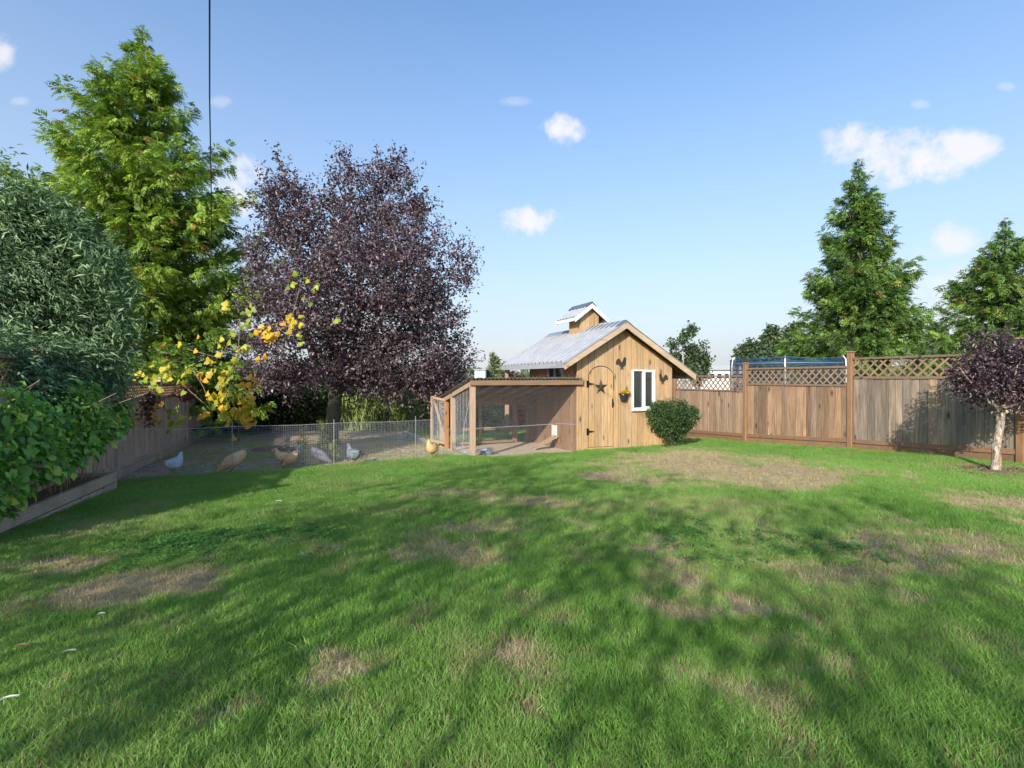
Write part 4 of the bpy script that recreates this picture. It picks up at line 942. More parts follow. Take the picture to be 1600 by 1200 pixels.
# small purple standard tree at the right
sb = pxg(1556, 736); st = thing('small_purple_tree', 'small round headed purple tree with peeling trunk before the right fence', 'tree', sb)
m_, nt_, p_, o_ = newmat('peeling pale bark'); M['peel'] = m_
nn = NOISE(nt_, objvec(nt_, (14, 14, 5)), 3, 7, .7, .8); L(nt_, RAMP(nt_, nn, [(.36, (.11, .065, .045)), (.48, (.30, .23, .17)), (.62, (.52, .47, .41))]), p_.inputs['Base Color']); p_.inputs['Roughness'].default_value = .85
bb = N(nt_, 'ShaderNodeBump'); bb.inputs['Distance'].default_value = .012; bb.inputs['Strength'].default_value = 1; L(nt_, nn, bb.inputs['Height']); L(nt_, bb.outputs[0], p_.inputs['Normal'])
dS = sb.y; SP = lambda x, y, d=dS: px(x, y, d) - sb
b = MB(); b.tube([SP(1554, 742), SP(1556, 732), SP(1557, 715), SP(1556, 700), SP(1560, 680), SP(1563, 660), SP(1562, 645), SP(1566, 632)], [.072, .056, .05, .047, .044, .045, .055, .04], 12); b.build('trunk', M['peel'], st, smooth=True)
for (x, y, dd) in ((1525, 600, .2), (1500, 575, -.1), (1545, 560, .25), (1590, 570, -.2), (1615, 600, .1), (1570, 540, 0), (1640, 585, -.1), (1540, 615, -.3)):
    b = MB(); b.tube(limb_path(SP(1563, 645), SP(x, y, dS + dd), .03, .05), taper(.03, .006), 6); b.build('branch', M['peel'], st, smooth=True)
E = [pell(1562, 582, 46, 40, dS), pell(1528, 592, 30, 26, dS - .1), pell(1605, 570, 48, 36, dS + .1), pell(1560, 548, 42, 30, dS), pell(1560, 605, 55, 30, dS), pell(1610, 600, 55, 34, dS), pell(1508, 582, 20, 16, dS), pell(1498, 600, 12, 8, dS)]
E = [((c[0] - sb.x, c[1] - sb.y, c[2] - sb.z), r) for c, r in E]
tag(broad_crown('crown', E, 1150, 11, .3, .045, .024, .6, .1, st, M['plum_small'], .45), kind='stuff')
mu = MB()
for k in range(240):
    a = random.uniform(0, 6.28); r = .55 * math.sqrt(random.random()); x, y = sb.x + r * math.cos(a) * 1.2, sb.y + r * math.sin(a) * .8; z = gz(x, y) + .018
    Mx = Matrix.Translation((x, y, z)) @ Matrix.Rotation(random.uniform(0, 3.14), 4, 'Z') @ Matrix.Rotation(random.gauss(0, .3), 4, 'Y'); mu.box(-.03, .03, -.008, .008, -.004, .005, Mx)
tag(mu.build('mulch_ring', M['mulch'], None), 'ring of brown bark chips round the small purple tree', 'mulch', kind='stuff')

# clipped bush at the coop corner
bs = Vector((3.43, 11.0, 0)); bs.z = gz(bs.x, bs.y); bush = thing('round_bush', 'clipped dark green rounded bush at the right corner of the coop', 'bush', bs)
BP = lambda x, y, d=11.0: px(x, y, d) - bs
for (x, y, d) in ((1030, 650, 10.95), (1045, 640, 11), (1062, 645, 11.1), (1078, 650, 11), (1056, 660, 10.8), (1068, 665, 11.2)):
    b = MB(); b.tube(limb_path(BP(1048, 700), BP(x, y, d), .02, .04), taper(.022, .006), 5); b.build('stem', M['bark_dark'], bush, smooth=True)
E = [pell(1051, 650, 34, 24, 11.0), pell(1035, 648, 24, 22, 10.95), pell(1072, 652, 20, 20, 11.0), pell(1048, 664, 26, 18, 10.95), pell(1058, 676, 14, 10, 11)]
E = [((c[0] - bs.x, c[1] - bs.y, c[2] - bs.z), r) for c, r in E]
tag(broad_crown('crown', E, 1700, 10, .13, .038, .02, .5, 0, bush, M['bush'], .65), kind='stuff')
# tuft of weeds at its foot
E = [((0, -.15, .05), (.22, .12, .06))]; wd = thing('weeds', 'small weeds at the foot of the rounded bush', 'weeds', (bs.x - .05, bs.y - .1, bs.z))
broad_crown('leaves', E, 60, 5, .08, .035, .02, 1, 0, wd, M['bush'], .4)

# ------------------------------------------------------------------ autumn grape vine draped over the two left trees
vn = thing('grape_vine', 'yellow and orange grape vine trailing between the arborvitae and the plum', 'vine', (0, 0, 0))
ly = leaf_variants(lobed_leaf, M['vine_y'], 8); lg = leaf_variants(lobed_leaf, M['vine_g'], 6)
CL = [(350, 618, 16, 16, 'y', 9.85), (380, 632, 14, 16, 'y', 9.85), (365, 655, 16, 12, 'o', 9.85), (345, 640, 14, 12, 'g', 9.85), (385, 600, 10, 8, 'o', 9.95), (360, 580, 12, 8, 'g', 10.0), (232, 592, 9, 5, 'g', 8.9), (242, 602, 8, 6, 'g', 8.9), (262, 578, 14, 7, 'y', 9.6), (278, 572, 10, 5, 'y', 9.6), (222, 582, 14, 5, 'y', 9.4), (300, 562, 14, 6, 'g', 9.8), (268, 645, 16, 10, 'g', 9.4), (258, 655, 12, 6, 'g', 9.3), (278, 640, 8, 5, 'g', 9.4), (240, 632, 7, 6, 'o', 9.2), (243, 645, 6, 4, 'o', 9.2),
      (240, 612, 7, 4, 'o', 9.2), (320, 592, 12, 7, 'o', 9.8), (335, 575, 12, 8, 'y', 9.9), (345, 590, 12, 9, 'y', 9.9), (352, 605, 12, 9, 'g', 9.9), (338, 622, 12, 9, 'y', 9.9), (355, 632, 14, 12, 'y', 9.9), (372, 640, 14, 12, 'y', 9.9), (380, 652, 13, 12, 'o', 9.9), (392, 658, 10, 9, 'o', 9.9), (350, 650, 12, 9, 'g', 9.9), (322, 650, 8, 4, 'g', 9.8), (315, 645, 6, 4, 'o', 9.8),
      (388, 625, 10, 8, 'y', 10), (372, 560, 12, 7, 'g', 10), (385, 545, 12, 8, 'y', 10.2), (365, 520, 12, 8, 'g', 10.2), (375, 500, 14, 8, 'g', 10.2), (395, 480, 8, 4, 'g', 10.2), (405, 515, 8, 6, 'o', 10.2), (420, 520, 9, 7, 'o', 10.2), (438, 510, 8, 7, 'o', 10.2), (455, 500, 8, 9, 'y', 10.2), (463, 505, 6, 6, 'y', 10.2), (468, 525, 5, 6, 'g', 10.3),
      (455, 450, 7, 5, 'g', 10.4), (470, 440, 10, 6, 'g', 10.4), (490, 438, 10, 5, 'g', 10.4), (503, 440, 5, 3, 'g', 10.4), (477, 470, 5, 3, 'g', 10.4), (408, 560, 5, 2, 'o', 10.2), (400, 600, 8, 3, 'o', 10), (525, 500, 4, 2, 'g', 10.6), (300, 535, 16, 3, 'o', 10), (340, 545, 16, 5, 'y', 10.1), (290, 600, 10, 3, 'g', 9.8), (355, 480, 9, 3, 'y', 10.3)]
spots = []
for (x, y, sp, k, c, d) in CL:
    for _ in range(int(k * 2.1 + .5)):
        q = px(x + random.gauss(0, sp * .75), y + random.gauss(0, sp * .75), d + random.uniform(-.15, .2))
        spots.append((random.choice(lg) if c == 'g' else (random.choice(ly[:5]) if c == 'y' else random.choice(ly[4:])), q, random.uniform(.07, .12)))
random.shuffle(spots); spots.sort(key=lambda a: -a[2])
rest = {}
for k, (me, q, sz) in enumerate(spots):
    if k < 300: place_leaf(me, vn, q, sz, facing=(-.3, -1, .35), droop=.7); continue
    o = place_leaf(me, None, q, sz, facing=(-.3, -1, .35), droop=.7); mw = o.matrix_local.copy(); bpy.data.objects.remove(o)
    vs_, fs_, ti_ = rest.setdefault(me.materials[0].name, ([], [], [])); b0_ = len(vs_)
    vs_ += [tuple(mw @ v.co) for v in me.vertices]; fs_ += [tuple(b0_ + i for i in p_.vertices) for p_ in me.polygons]; ti_ += [me.attributes['tint'].data[0].value] * len(me.vertices)
for mn, (vs_, fs_, ti_) in rest.items():
    tag(link('foliage', raw_mesh('foliage', np.array(vs_), np.array(fs_), np.array(ti_)), bpy.data.materials[mn], vn), kind='stuff')
for path in (((284, 600, 9.8), (305, 618, 9.8), (325, 636, 9.9), (345, 645, 9.9)), ((300, 575, 9.9), (318, 605, 9.8), (330, 640, 9.9)), ((235, 590, 9), (243, 615, 9.2), (262, 645, 9.4)), ((375, 500, 10.2), (372, 560, 10), (350, 600, 9.9), (372, 650, 9.9)), ((373, 655, 9.9), (373, 690, 9.9)),
             ((400, 515, 10.2), (455, 500, 10.2), (470, 445, 10.4), (500, 438, 10.4)), ((285, 605, 9.8), (283, 630, 9.6)), ((290, 545, 10.3), (345, 560, 10), (375, 500, 10.2))):
    MB().tube([px(*p) for p in path], .008, 5).build('stem', M['stem'], vn, smooth=True)
cr = thing('creeper', 'dark red creeper hanging over the left fence lattice', 'creeper', (0, 0, 0))
E = [pell(233, 625, 8, 12, 8.55, .1), pell(228, 650, 5, 16, 8.5, .08), pell(289, 612, 12, 9, 9.9, .2)]
broad_crown('leaves', E, 110, 7, .1, .06, .045, 0, .3, cr, M['vine_r'], .4)
MB().tube([px(236, 605, 8.6), px(232, 630, 8.5), px(227, 668, 8.45)], .006, 5).build('stem', M['stem'], cr)
# young self-sown vines at the foot of the plum
for (x, y0, y1, lab) in ((503, 722, 655, 'leafy green climber on the foot of the plum trunk'), (473, 718, 668, 'thin yellowing sapling left of the plum trunk'), (521, 722, 688, 'short yellow leaved sapling right of the plum trunk')):
    q = pxg(x, y0); w = thing('sapling', lab, 'sapling', q, 0, None); h = (y0 - y1) / FPX * q.y
    MB().tube([(0, 0, 0), (.02, 0, h * .5), (0, .01, h)], .006, 5).build('stem', M['stem'], w); broad_crown('leaves', [((0, 0, h * .5), (.07, .07, h * .5))], 70, 5, .08, .045, .03, .5, .1, w, M['yellowshrub'], .4)

# ------------------------------------------------------------------ planting at the back of the yard
def shrub(name, label, cat, base, ells, n, per, sl_, ll, lw_, mat, up=.5, group=None, trunk=True, shell=.55):
    T = thing(name, label, cat, base, 0, group)
    if trunk:
        b = MB()
        for k in range(5):
            c, r = random.choice(ells); b.tube(limb_path((0, 0, -.05), (c[0], c[1], c[2] + r[2] * .3), 0, .05, 4), taper(.03 + .01 * r[2], .008, 4), 5)
        b.build('stem', M['bark_dark'], T)
    tag(broad_crown('foliage', ells, n, per, sl_, ll, lw_, up, .15, T, mat, shell), kind='stuff'); return T
def rowells(x0, x1, y, zc, rz, k, ry=.6):
    L_ = (x1 - x0) / k; return [((x0 + L_ * (i + .5), random.uniform(-.2, .2), zc * random.uniform(.85, 1.1)), (L_ * .8, ry, rz * random.uniform(.85, 1.15))) for i in range(k)]
b0 = Vector((-8.2, 16.2, 0)); b0.z = gz(b0.x, b0.y)
shrub('laurel_hedge', 'dark evergreen hedge behind the hen yard between fence and plum trunk', 'hedge', b0, rowells(-3.2, 2.4, 0, 1.0, 1.2, 8), 4200, 8, .3, .11, .06, M['hedge'], .3)
b0 = Vector((-3.9, 18.2, 0)); b0.z = gz(b0.x, b0.y)
shrub('laurel_hedge', 'dark shrubs behind the pale tall grass beyond the plum', 'hedge', b0, rowells(-3.0, 2.0, 0, 1.1, 1.3, 7), 2600, 8, .3, .12, .07, M['hedge'], .3)
# pale tall grass stand
n = 5200; gx = RNG.uniform(-6.4, -2.3, n); gy = RNG.uniform(16.2, 17.0, n); g0 = ground(gx, gy) + RNG.uniform(0, .9, n)
P = np.stack([gx, gy, g0], -1); A = np.stack([RNG.normal(0, .3, n), RNG.normal(0, .3, n), np.where(RNG.random(n) < .6, 1.0, -.8)], -1)
tag(link('tall_grass', leaf_mesh('tall_grass', P, A, rand_dirs(n) * .4 + np.array([0, -1, .2]), RNG.uniform(.3, .65, n), RNG.uniform(.03, .06, n), RNG.random(n)), M['reeds']), 'pale sunlit stand of tall grass at the back of the hen yard', 'tall grass', kind='stuff')
q = px(606, 665, 15.6); tag(MB().tube([(0, 0, -.1), (0, 0, 1.9)], .035, 7).build('fence_post', M['bark_dark'], None, (q.x, q.y, gz(q.x, q.y))), 'thin dark post before the pale tall grass', 'post')
q = px(684, 665, 13.6); tag(MB().tube([(0, 0, -.1), (0, 0, 2.1)], .02, 7).build('fence_post', M['galv_dark'], None, (q.x, q.y, gz(q.x, q.y))), 'slim grey stake behind the open screen door', 'post')
b0 = Vector((-1.0, 17.2, 0)); b0.z = gz(b0.x, b0.y)
shrub('yellow_shrub', 'yellow green shrub seen through the wire run', 'shrub', b0, [((-.6, 0, .7), (.8, .6, .7)), ((.3, 0, .75), (.8, .6, .75)), ((-1.4, .1, .6), (.7, .6, .6))], 1500, 7, .25, .09, .055, M['yellowshrub'])
b0 = Vector((.15, 16.6, 0)); b0.z = gz(b0.x, b0.y)
shrub('red_shrub', 'red leaved shrub seen through the run beside the coop', 'shrub', b0, [((0, 0, .95), (.42, .4, .85)), ((.4, .2, .7), (.4, .4, .7)), ((-.25, .1, 1.5), (.22, .25, .35))], 750, 7, .22, .09, .06, M['redshrub'])
# ground cover: bark mound and straw litter in the yard
li = MB()
for k in range(2600):
    if k % 3: x, y = random.uniform(-6.5, -1.3), random.uniform(7.3, 12)
    else: p_ = pxg(random.uniform(185, 320), random.uniform(728, 748)); x, y = p_.x, p_.y + .2
    if not bool(yard_mask(x, y)): continue
    Mx = Matrix.Translation((x, y, gz(x, y) + .006)) @ Matrix.Rotation(random.uniform(0, 3.14), 4, 'Z') @ Matrix.Rotation(random.gauss(0, .15), 4, 'Y'); l = random.uniform(.02, .07); li.box(-l, l, -.005, .005, -.003, .004, Mx)
tag(li.build('straw_litter', M['planter'], None), 'scattered straw and bark litter on the hen yard soil', 'litter', kind='stuff')
for (x, y, sx, lab) in ((430, 703, .6, 'reddish brown bark pile behind the buff hens'),):
    q = pxg(x, y); K = 22; vs = [(0, 0, .10)]; 
    for r in (.35, .7, 1.0):
        for k in range(K): a = 2 * math.pi * k / K; j = random.uniform(.9, 1.1); vs.append((r * sx * math.cos(a) * j, r * .4 * math.sin(a) * j, .10 * (1 - r * r) + random.uniform(-.012, .015) - .012))
    fs = [(0, 1 + k, 1 + (k + 1) % K) for k in range(K)] + [(1 + i * K + k, 1 + (i + 1) * K + k, 1 + (i + 1) * K + (k + 1) % K, 1 + i * K + (k + 1) % K) for i in range(2) for k in range(K)]
    tag(MB().add(vs, fs).build('bark_pile', M['mulch'], None, q, smooth=False), lab, 'bark pile')

# ------------------------------------------------------------------ far trees and buildings
def far_tree(label, x, ytop, ybase, halfw, d, mat, trunk='bark_dark', name='tree', lobes=7, n=900, leaf=.35, group=None, sparse=False):
    bx_ = (x - HX) / FPX * d; b0 = Vector((bx_, d, gz(bx_, d))); H = (HY - ytop) / FPX * d + EYE - b0.z; Rw = halfw / FPX * d
    T = thing(name, label, 'tree', b0, 0, group)
    b = MB(); b.tube([(0, 0, -.2), (.05 * Rw, 0, H * .5), (0, 0, H * .92)], [H * .02, H * .013, .04], 6); 
    e = []
    zlow = max(.15 * H, (HY - ybase) / FPX * d + EYE - b0.z - .1 * H)
    for k in range(lobes):
        t = k / (lobes - 1); z = zlow + (H - zlow) * (.1 + .82 * t); w = Rw * (math.sin(math.pi * (.25 + .62 * t)) * (random.uniform(.25, .5) if sparse else .62)); a = random.uniform(0, 6.28); off = Rw * ((.6 if sparse else .45 * (1 - t)) + .12)
        c = (math.cos(a) * off, math.sin(a) * off, z); e.append((c, (w, w, (H - zlow) / lobes * (.75 if sparse else 1.1)))); b.tube(limb_path((0, 0, z * .8), c, 0, .05, 3), taper(.05 * H / 8, .02, 3), 5)
    b.build('trunk', M[trunk], T); tag(broad_crown('crown', e, n, 8, leaf * 2.2, leaf, leaf * .6, .3, .1, T, M[mat], .5), kind='stuff')
    return T
far_tree('tall pale stemmed tree beyond the coop roof', 1066, 503, 585, 24, 55, 'far_leaf', 'bark_birch', lobes=9, n=300, leaf=.36, sparse=True)
far_tree('slender pale stemmed tree right of the taller one beyond the coop', 1092, 535, 590, 15, 57, 'far_leaf', 'bark_birch', lobes=6, n=190, leaf=.36, sparse=True)
far_tree('low dark rounded tree left of the group beyond the fence', 1172, 538, 575, 22, 60, 'far_leaf', n=620, leaf=.45)
far_tree('dark rounded tree in the middle of the group beyond the fence', 1205, 516, 575, 27, 58, 'far_leaf', n=850, leaf=.45)
far_tree('dark tree tucked beside the broad arborvitae', 1238, 512, 575, 20, 60, 'far_leaf', n=900, leaf=.45)
far_tree('grey green tree between the two right arborvitae', 1462, 512, 575, 17, 36, 'far_leaf', n=850, leaf=.3)
far_tree('bright green shrubby tree left of the right edge arborvitae', 1492, 530, 575, 18, 30, 'far_leaf', n=700, leaf=.26)
far_tree('bright low tree at the right foot of the broad arborvitae', 1440, 548, 590, 14, 27, 'far_leaf', n=700, leaf=.24)
far_tree('pale slim poplar far off between the plum and the coop roof', 772, 555, 592, 8, 75, 'far_pale', 'bark_birch', lobes=7, n=420, leaf=.34)
far_tree('small pale tree beside the far slim poplar', 788, 569, 592, 7, 72, 'far_pale', 'bark_birch', lobes=5, n=260, leaf=.32)
far_tree('low pale bush at the foot of the far poplar', 762, 580, 594, 9, 66, 'far_pale', 'bark_birch', lobes=4, n=260, leaf=.3)
# long white farm building
q = px(1125, 590, 70); bz = gz(q.x, q.y); zt = (HY - 571) / FPX * 70 + EYE - bz
fb = thing('farm_building', 'long low white building far beyond the right fence', 'building', (q.x, q.y, bz))
MB().box(-3.8, 3.6, 0, 8, 0, zt * .82).build('wall', M['far_white'], fb); MB().prism([(-4.0, zt * .82), (3.8, zt * .82), (3.8, zt * .86), (1.5, zt), (-2.0, zt), (-4.0, zt * .86)], -.3, 8.3).build('roof', M['far_grey'], fb)
for k in range(7): MB().box(-3.3 + k * .98, -2.75 + k * .98, -.05, -.01, zt * .82 - 1.1, zt * .82 - .5).build('window', M['far_dark'], fb)
q = px(751, 590, 62); bz = gz(q.x, q.y); zt = (HY - 578) / FPX * 62 + EYE - bz
fb = thing('house', 'small pale far off house behind the left end of the run roof', 'house', (q.x, q.y, bz))
MB().box(-.75, .55, 0, 5, 0, zt).build('wall', M['far_white'], fb); MB().prism([(-.9, zt + .002), (.7, zt + .002), (.7, zt + .1), (-.9, zt + .1)], -.2, 5.2).build('roof', M['far_grey'], fb); MB().box(-.3, .1, -.05, -.01, zt - 1.3, zt - .9).build('window', M['far_dark'], fb)
# distant wooded skyline, one mass
n = 5000; a = RNG.uniform(-1.25, 1.25, n); rr = RNG.uniform(300, 360, n); zz = RNG.random(n) * (3.0 + 2.4 * np.sin(a * 23) ** 2 + 1.6 * np.sin(a * 61) ** 2) 
P = np.stack([np.sin(a) * rr, np.cos(a) * rr, zz - .6], -1)
tag(link('far_woodland', leaf_mesh('far_woodland', P, rand_dirs(n) + np.array([0, 0, .3]), rand_dirs(n) * .4 + np.array([0, -1, .3]), RNG.uniform(2.5, 4.5, n), RNG.uniform(2, 4, n), RNG.uniform(.2, .8, n)), M['far_leaf']), 'low wooded skyline on the horizon', 'woodland', kind='stuff')

# trampoline beyond the right fence
tx, ty = 7.85, 14.6; tz = gz(tx, ty); tp = thing('trampoline', 'blue netted trampoline showing over the right fence', 'trampoline', (tx, ty, tz)); R_ = 1.5; K = 48
ring = lambda r, z, k0=0: [(r * math.cos(2 * math.pi * k / K), r * math.sin(2 * math.pi * k / K), z) for k in range(K + 1)]
htop = EYE + .54 - tz
MB().tube(ring(R_, .80), .03, 6, False).build('frame', M['steel'], tp)
pd = MB(); pd.add(ring(R_ + .05, .84)[:-1] + ring(R_ - .3, .84)[:-1], [(k, (k + 1) % K, K + (k + 1) % K, K + k) for k in range(K)]); pd.build('pad', M['blue'], tp)
MB().add(ring(R_ - .3, .83)[:-1], [tuple(range(K))]).build('mat', M['netblack'], tp)
def sagz(a): return -.045 * abs(math.sin(a * 3))
nb = MB(); n = 300
for k in range(n):
    a = 2 * math.pi * k / n; nb.tube([(R_ * math.cos(a), R_ * math.sin(a), .86), (R_ * math.cos(a), R_ * math.sin(a), htop + sagz(a))], .0045, 3, False)
for z in np.linspace(.9, htop, 46): nb.tube([(R_ * math.cos(2 * math.pi * k / K), R_ * math.sin(2 * math.pi * k / K), float(z) + sagz(2 * math.pi * k / K) * max(0, (z - htop + .3) / .3)) for k in range(K + 1)], .003, 3, False)
nb.build('safety_net', M['netblack'], tp, kind='stuff')
st_ = MB()
for k in range(K):
    a, b = 2 * math.pi * k / K, 2 * math.pi * (k + 1) / K
    z0, z1 = htop - .165, htop - .14; r = R_ + .01
    st_.add([(r * math.cos(a), r * math.sin(a), z0), (r * math.cos(b), r * math.sin(b), z0), (r * math.cos(b), r * math.sin(b), z1), (r * math.cos(a), r * math.sin(a), z1)], [(0, 1, 2, 3)])
st_.build('net_band', M['ltblue'], tp)
MB().tube([(R_ * math.cos(2 * math.pi * k / K), R_ * math.sin(2 * math.pi * k / K), htop + sagz(2 * math.pi * k / K)) for k in range(K + 1)], .012, 5, False).build('net_rope', M['blue'], tp)
for k in range(6):
    a = k * math.pi / 3; c, s = math.cos(a), math.sin(a)
    MB().tube([(c * (R_ + .05), s * (R_ + .05), 0), (c * (R_ + .08), s * (R_ + .08), htop - .25), (c * (R_ + .06), s * (R_ + .06), htop - .05), (c * R_, s * R_, htop + .02)], .02, 6).build('net_pole', M['steel'], tp)
    MB().tube([(c * (R_ + .01) - s * .25, s * (R_ + .01) + c * .25, .8), (c * (R_ + .01) - s * .25, s * (R_ + .01) + c * .25, 0), (c * (R_ + .01) + s * .25, s * (R_ + .01) - c * .25, 0), (c * (R_ + .01) + s * .25, s * (R_ + .01) - c * .25, .8)], .02, 6).build('leg', M['steel'], tp)

# overhead service cable running away past the tall arborvitae, to a pole behind it
ca = thing('overhead_cable', 'dark overhead cable dropping past the tall arborvitae', 'cable', (0, 0, 0))
k1 = (327.5 - HX) / FPX; k2 = (330 - HX) / FPX
MB().tube([(k1 * d, d, z + EYE) for d, z in ((-8, 5.2), (-2, 4.3), (2, 3.9), (4, 3.75))] + [(k1 * 6.5, 6.5, 3.55 + EYE), (k2 * 9, 9, 3.3 + EYE), (k2 * 12, 12, 2.95 + EYE), (k2 * 17, 17, 2.8 + EYE), (k2 * 25, 25, 3.1 + EYE)], .0085, 6).build('cable_run', M['cable'], ca, smooth=True)
q = (k2 * 25.1, 25.1); tag(MB().tube([(0, 0, -.3), (0, 0, 3.6 + EYE - gz(*q))], [.14, .1], 8).build('utility_pole', M['bark_dark'], None, (q[0], q[1], gz(*q))), 'weathered utility pole hidden behind the tall arborvitae', 'pole')

# ------------------------------------------------------------------ hens
def featmat(name, c0, c1, c2, sc=35):
    m, nt, p, out = newmat(name); n = NOISE(nt, objvec(nt, (1, 1, 1)), sc, 5, .7, .6); n2 = NOISE(nt, objvec(nt), 7, 3)
    L(nt, MIX(nt, MATH(nt, 'MULTIPLY', MATH(nt, 'SUBTRACT', n2, .45, clamp=True), 4, clamp=True), RAMP(nt, n, [(.35, c0), (.6, c1)]), c2), p.inputs['Base Color']); p.inputs['Roughness'].default_value = .8
    b = N(nt, 'ShaderNodeBump'); b.inputs['Distance'].default_value = .008; b.inputs['Strength'].default_value = .7; L(nt, n, b.inputs['Height']); L(nt, b.outputs[0], p.inputs['Normal']); return m
M['buff'] = featmat('buff feathers', (.55, .30, .12), (.8, .52, .26), (.74, .5, .3)); M['pale'] = featmat('silver feathers', (.30, .34, .40), (.66, .70, .76), (.5, .54, .6))
M['greyf'] = featmat('dark grey feathers', (.035, .04, .05), (.13, .15, .18), (.22, .25, .28)); M['lav'] = featmat('mottled grey feathers', (.15, .13, .15), (.32, .28, .3), (.24, .22, .25))
M['comb'] = plain('comb skin', (.45, .03, .03), .6); M['legs'] = plain('hen leg', (.38, .26, .12), .7)
def hen(label, x, y, mat, yaw, pose='stand', size=1.0, dy=0.0):
    size *= .9
    q = pxg(x, y); q.y += dy; q.z = gz(q.x, q.y)
    T = thing('hen', label, 'hen', q, yaw, 'hens scratching behind the wire netting')
    if pose == 'stand':
        sp = [(-.175, .25, .008, .02), (-.15, .24, .028, .05), (-.115, .22, .055, .078), (-.07, .20, .085, .098), (-.01, .195, .104, .112), (.04, .215, .1, .106), (.075, .25, .08, .084), (.095, .288, .058, .062), (.106, .32, .044, .048), (.116, .35, .035, .037), (.13, .375, .030, .029), (.15, .368, .014, .016)]; head = (.125, .367)
    else:
        sp = [(-.19, .34, .008, .02), (-.165, .315, .03, .055), (-.13, .275, .06, .08), (-.08, .235, .088, .1), (-.01, .19, .104, .108), (.055, .15, .092, .094), (.11, .11, .068, .068), (.15, .078, .05, .05), (.18, .052, .036, .038), (.20, .04, .03, .03), (.217, .025, .014, .016)]; head = (.20, .04)
    mb = MB(); K = 12; pts = [Vector((a, 0, b)) for a, b, _, _ in sp]; vs = []
    for i, (a, b, ry, rz2) in enumerate(sp):
        t = (pts[min(i + 1, len(pts) - 1)] - pts[max(0, i - 1)]).normalized(); nrm = Vector((-t.z, 0, t.x))
        for k in range(K):
            w = 2 * math.pi * k / K; vs.append((pts[i] + Vector((0, 1, 0)) * math.cos(w) * ry + nrm * math.sin(w) * rz2) * size)
    fs = [(i * K + k, i * K + (k + 1) % K, (i + 1) * K + (k + 1) % K, (i + 1) * K + k) for i in range(len(sp) - 1) for k in range(K)] + [tuple(range(K)), tuple(range((len(sp) - 1) * K, len(sp) * K))]
    mb.add(vs, fs); mb.build('body', mat, T, smooth=True)
    hx, hz = head
    c = MB()
    for j, (dx, r) in enumerate(((-.02, .012), (-.006, .02), (.008, .018), (.02, .011))): c.box((hx + dx - .006) * size, (hx + dx + .006) * size, -.003 * size, .003 * size, (hz + .02) * size, (hz + .024 + r) * size)
    c.build('comb', M['comb'], T); MB().tube([(hx * size + .012 * size, 0, (hz - .012) * size), (hx * size + .012 * size, 0, (hz - .035) * size)], [.007 * size, .009 * size], 5).build('wattle', M['comb'], T)
    dirb = Vector((.035, 0, -.008)) if pose == 'stand' else Vector((.018, 0, -.022)); e0 = Vector((sp[-1][0], 0, sp[-1][1]))
    MB().tube([e0 * size, (e0 + dirb) * size], [.009 * size, .001], 5).build('beak', M['legs'], T)
    for sgn in (-1, 1):
        w = MB(); w.add([(x_ * size, sgn * y_ * size, z_ * size) for x_, y_, z_ in ((.06, .078, .21), (.075, .088, .16), (.0, .098, .14), (-.10, .07, .19), (-.16, .035, .25), (-.06, .082, .245), (.02, .088, .24), (-.02, .102, .19))], [(0, 1, 7), (1, 2, 7), (2, 3, 7), (3, 4, 7), (4, 5, 7), (5, 6, 7), (6, 0, 7)]); w.build('wing', mat, T, smooth=True)
        l = MB(); l.tube([(.0, sgn * .035 * size, .14 * size), (-.012 * size, sgn * .036 * size, .075 * size), (.005 * size, sgn * .036 * size, .008 * size)], [.03 * size, .011 * size, .008 * size], 6)
        for tx_, ty_ in ((.05, 0), (.04, .022), (.04, -.022), (-.03, 0)): l.tube([(.005 * size, sgn * .036 * size, .008 * size), ((.005 + tx_) * size, (sgn * .036 + ty_) * size, .004)], [.006 * size, .003 * size], 5)
        l.build('leg', M['legs'], T, smooth=True)
    tf = MB()
    tb = Vector((sp[2][0], 0, sp[2][1])); td = (Vector((sp[0][0], 0, sp[0][1])) - tb).normalized()
    for k in range(7):
        a = (k - 3) * .16; d_ = Vector((td.x, math.sin(a) * .6, td.z + .25 * math.cos(a * 2))); tip = tb + d_ * .10; sd_ = Vector((-d_.z, .3, d_.x)).normalized() * .016
        tf.add([tb * size, (tb.lerp(tip, .7) + sd_) * size, tip * size, (tb.lerp(tip, .7) - sd_) * size], [(0, 1, 2, 3)])
    tf.build('tail', mat, T)
    return T
hen('pale silver grey hen standing alone at the left by the fence', 266, 743, M['pale'], 1.25, 'stand', .98, .1)
hen('buff hen pecking with raised tail right of the pale grey hen', 357, 740, M['buff'], math.pi + .25, 'peck', 1.12, .1)
hen('light buff hen at the front of the middle group', 450, 733, M['buff'], math.pi - .5, 'peck', .95, .1)
hen('buff hen at the back of the middle group facing left', 434, 728, M['buff'], math.pi + .1, 'stand', .85, .15)
hen('pale grey hen partly hidden behind the buff group', 468, 716, M['pale'], -.4, 'peck', .9, .1)
hen('mottled brown grey hen pecking between the buff group and the dark hen', 497, 727, M['lav'], .3, 'peck', 1.0, .1)
hen('dark grey hen standing upright right of the plum trunk', 549, 727, M['greyf'], 2.6, 'stand', 1.02, .1)
hen('buff hen standing beside the open screen door', 674, 717, M['buff'], 1.9 + math.pi * .75, 'stand', 1.05, .1)

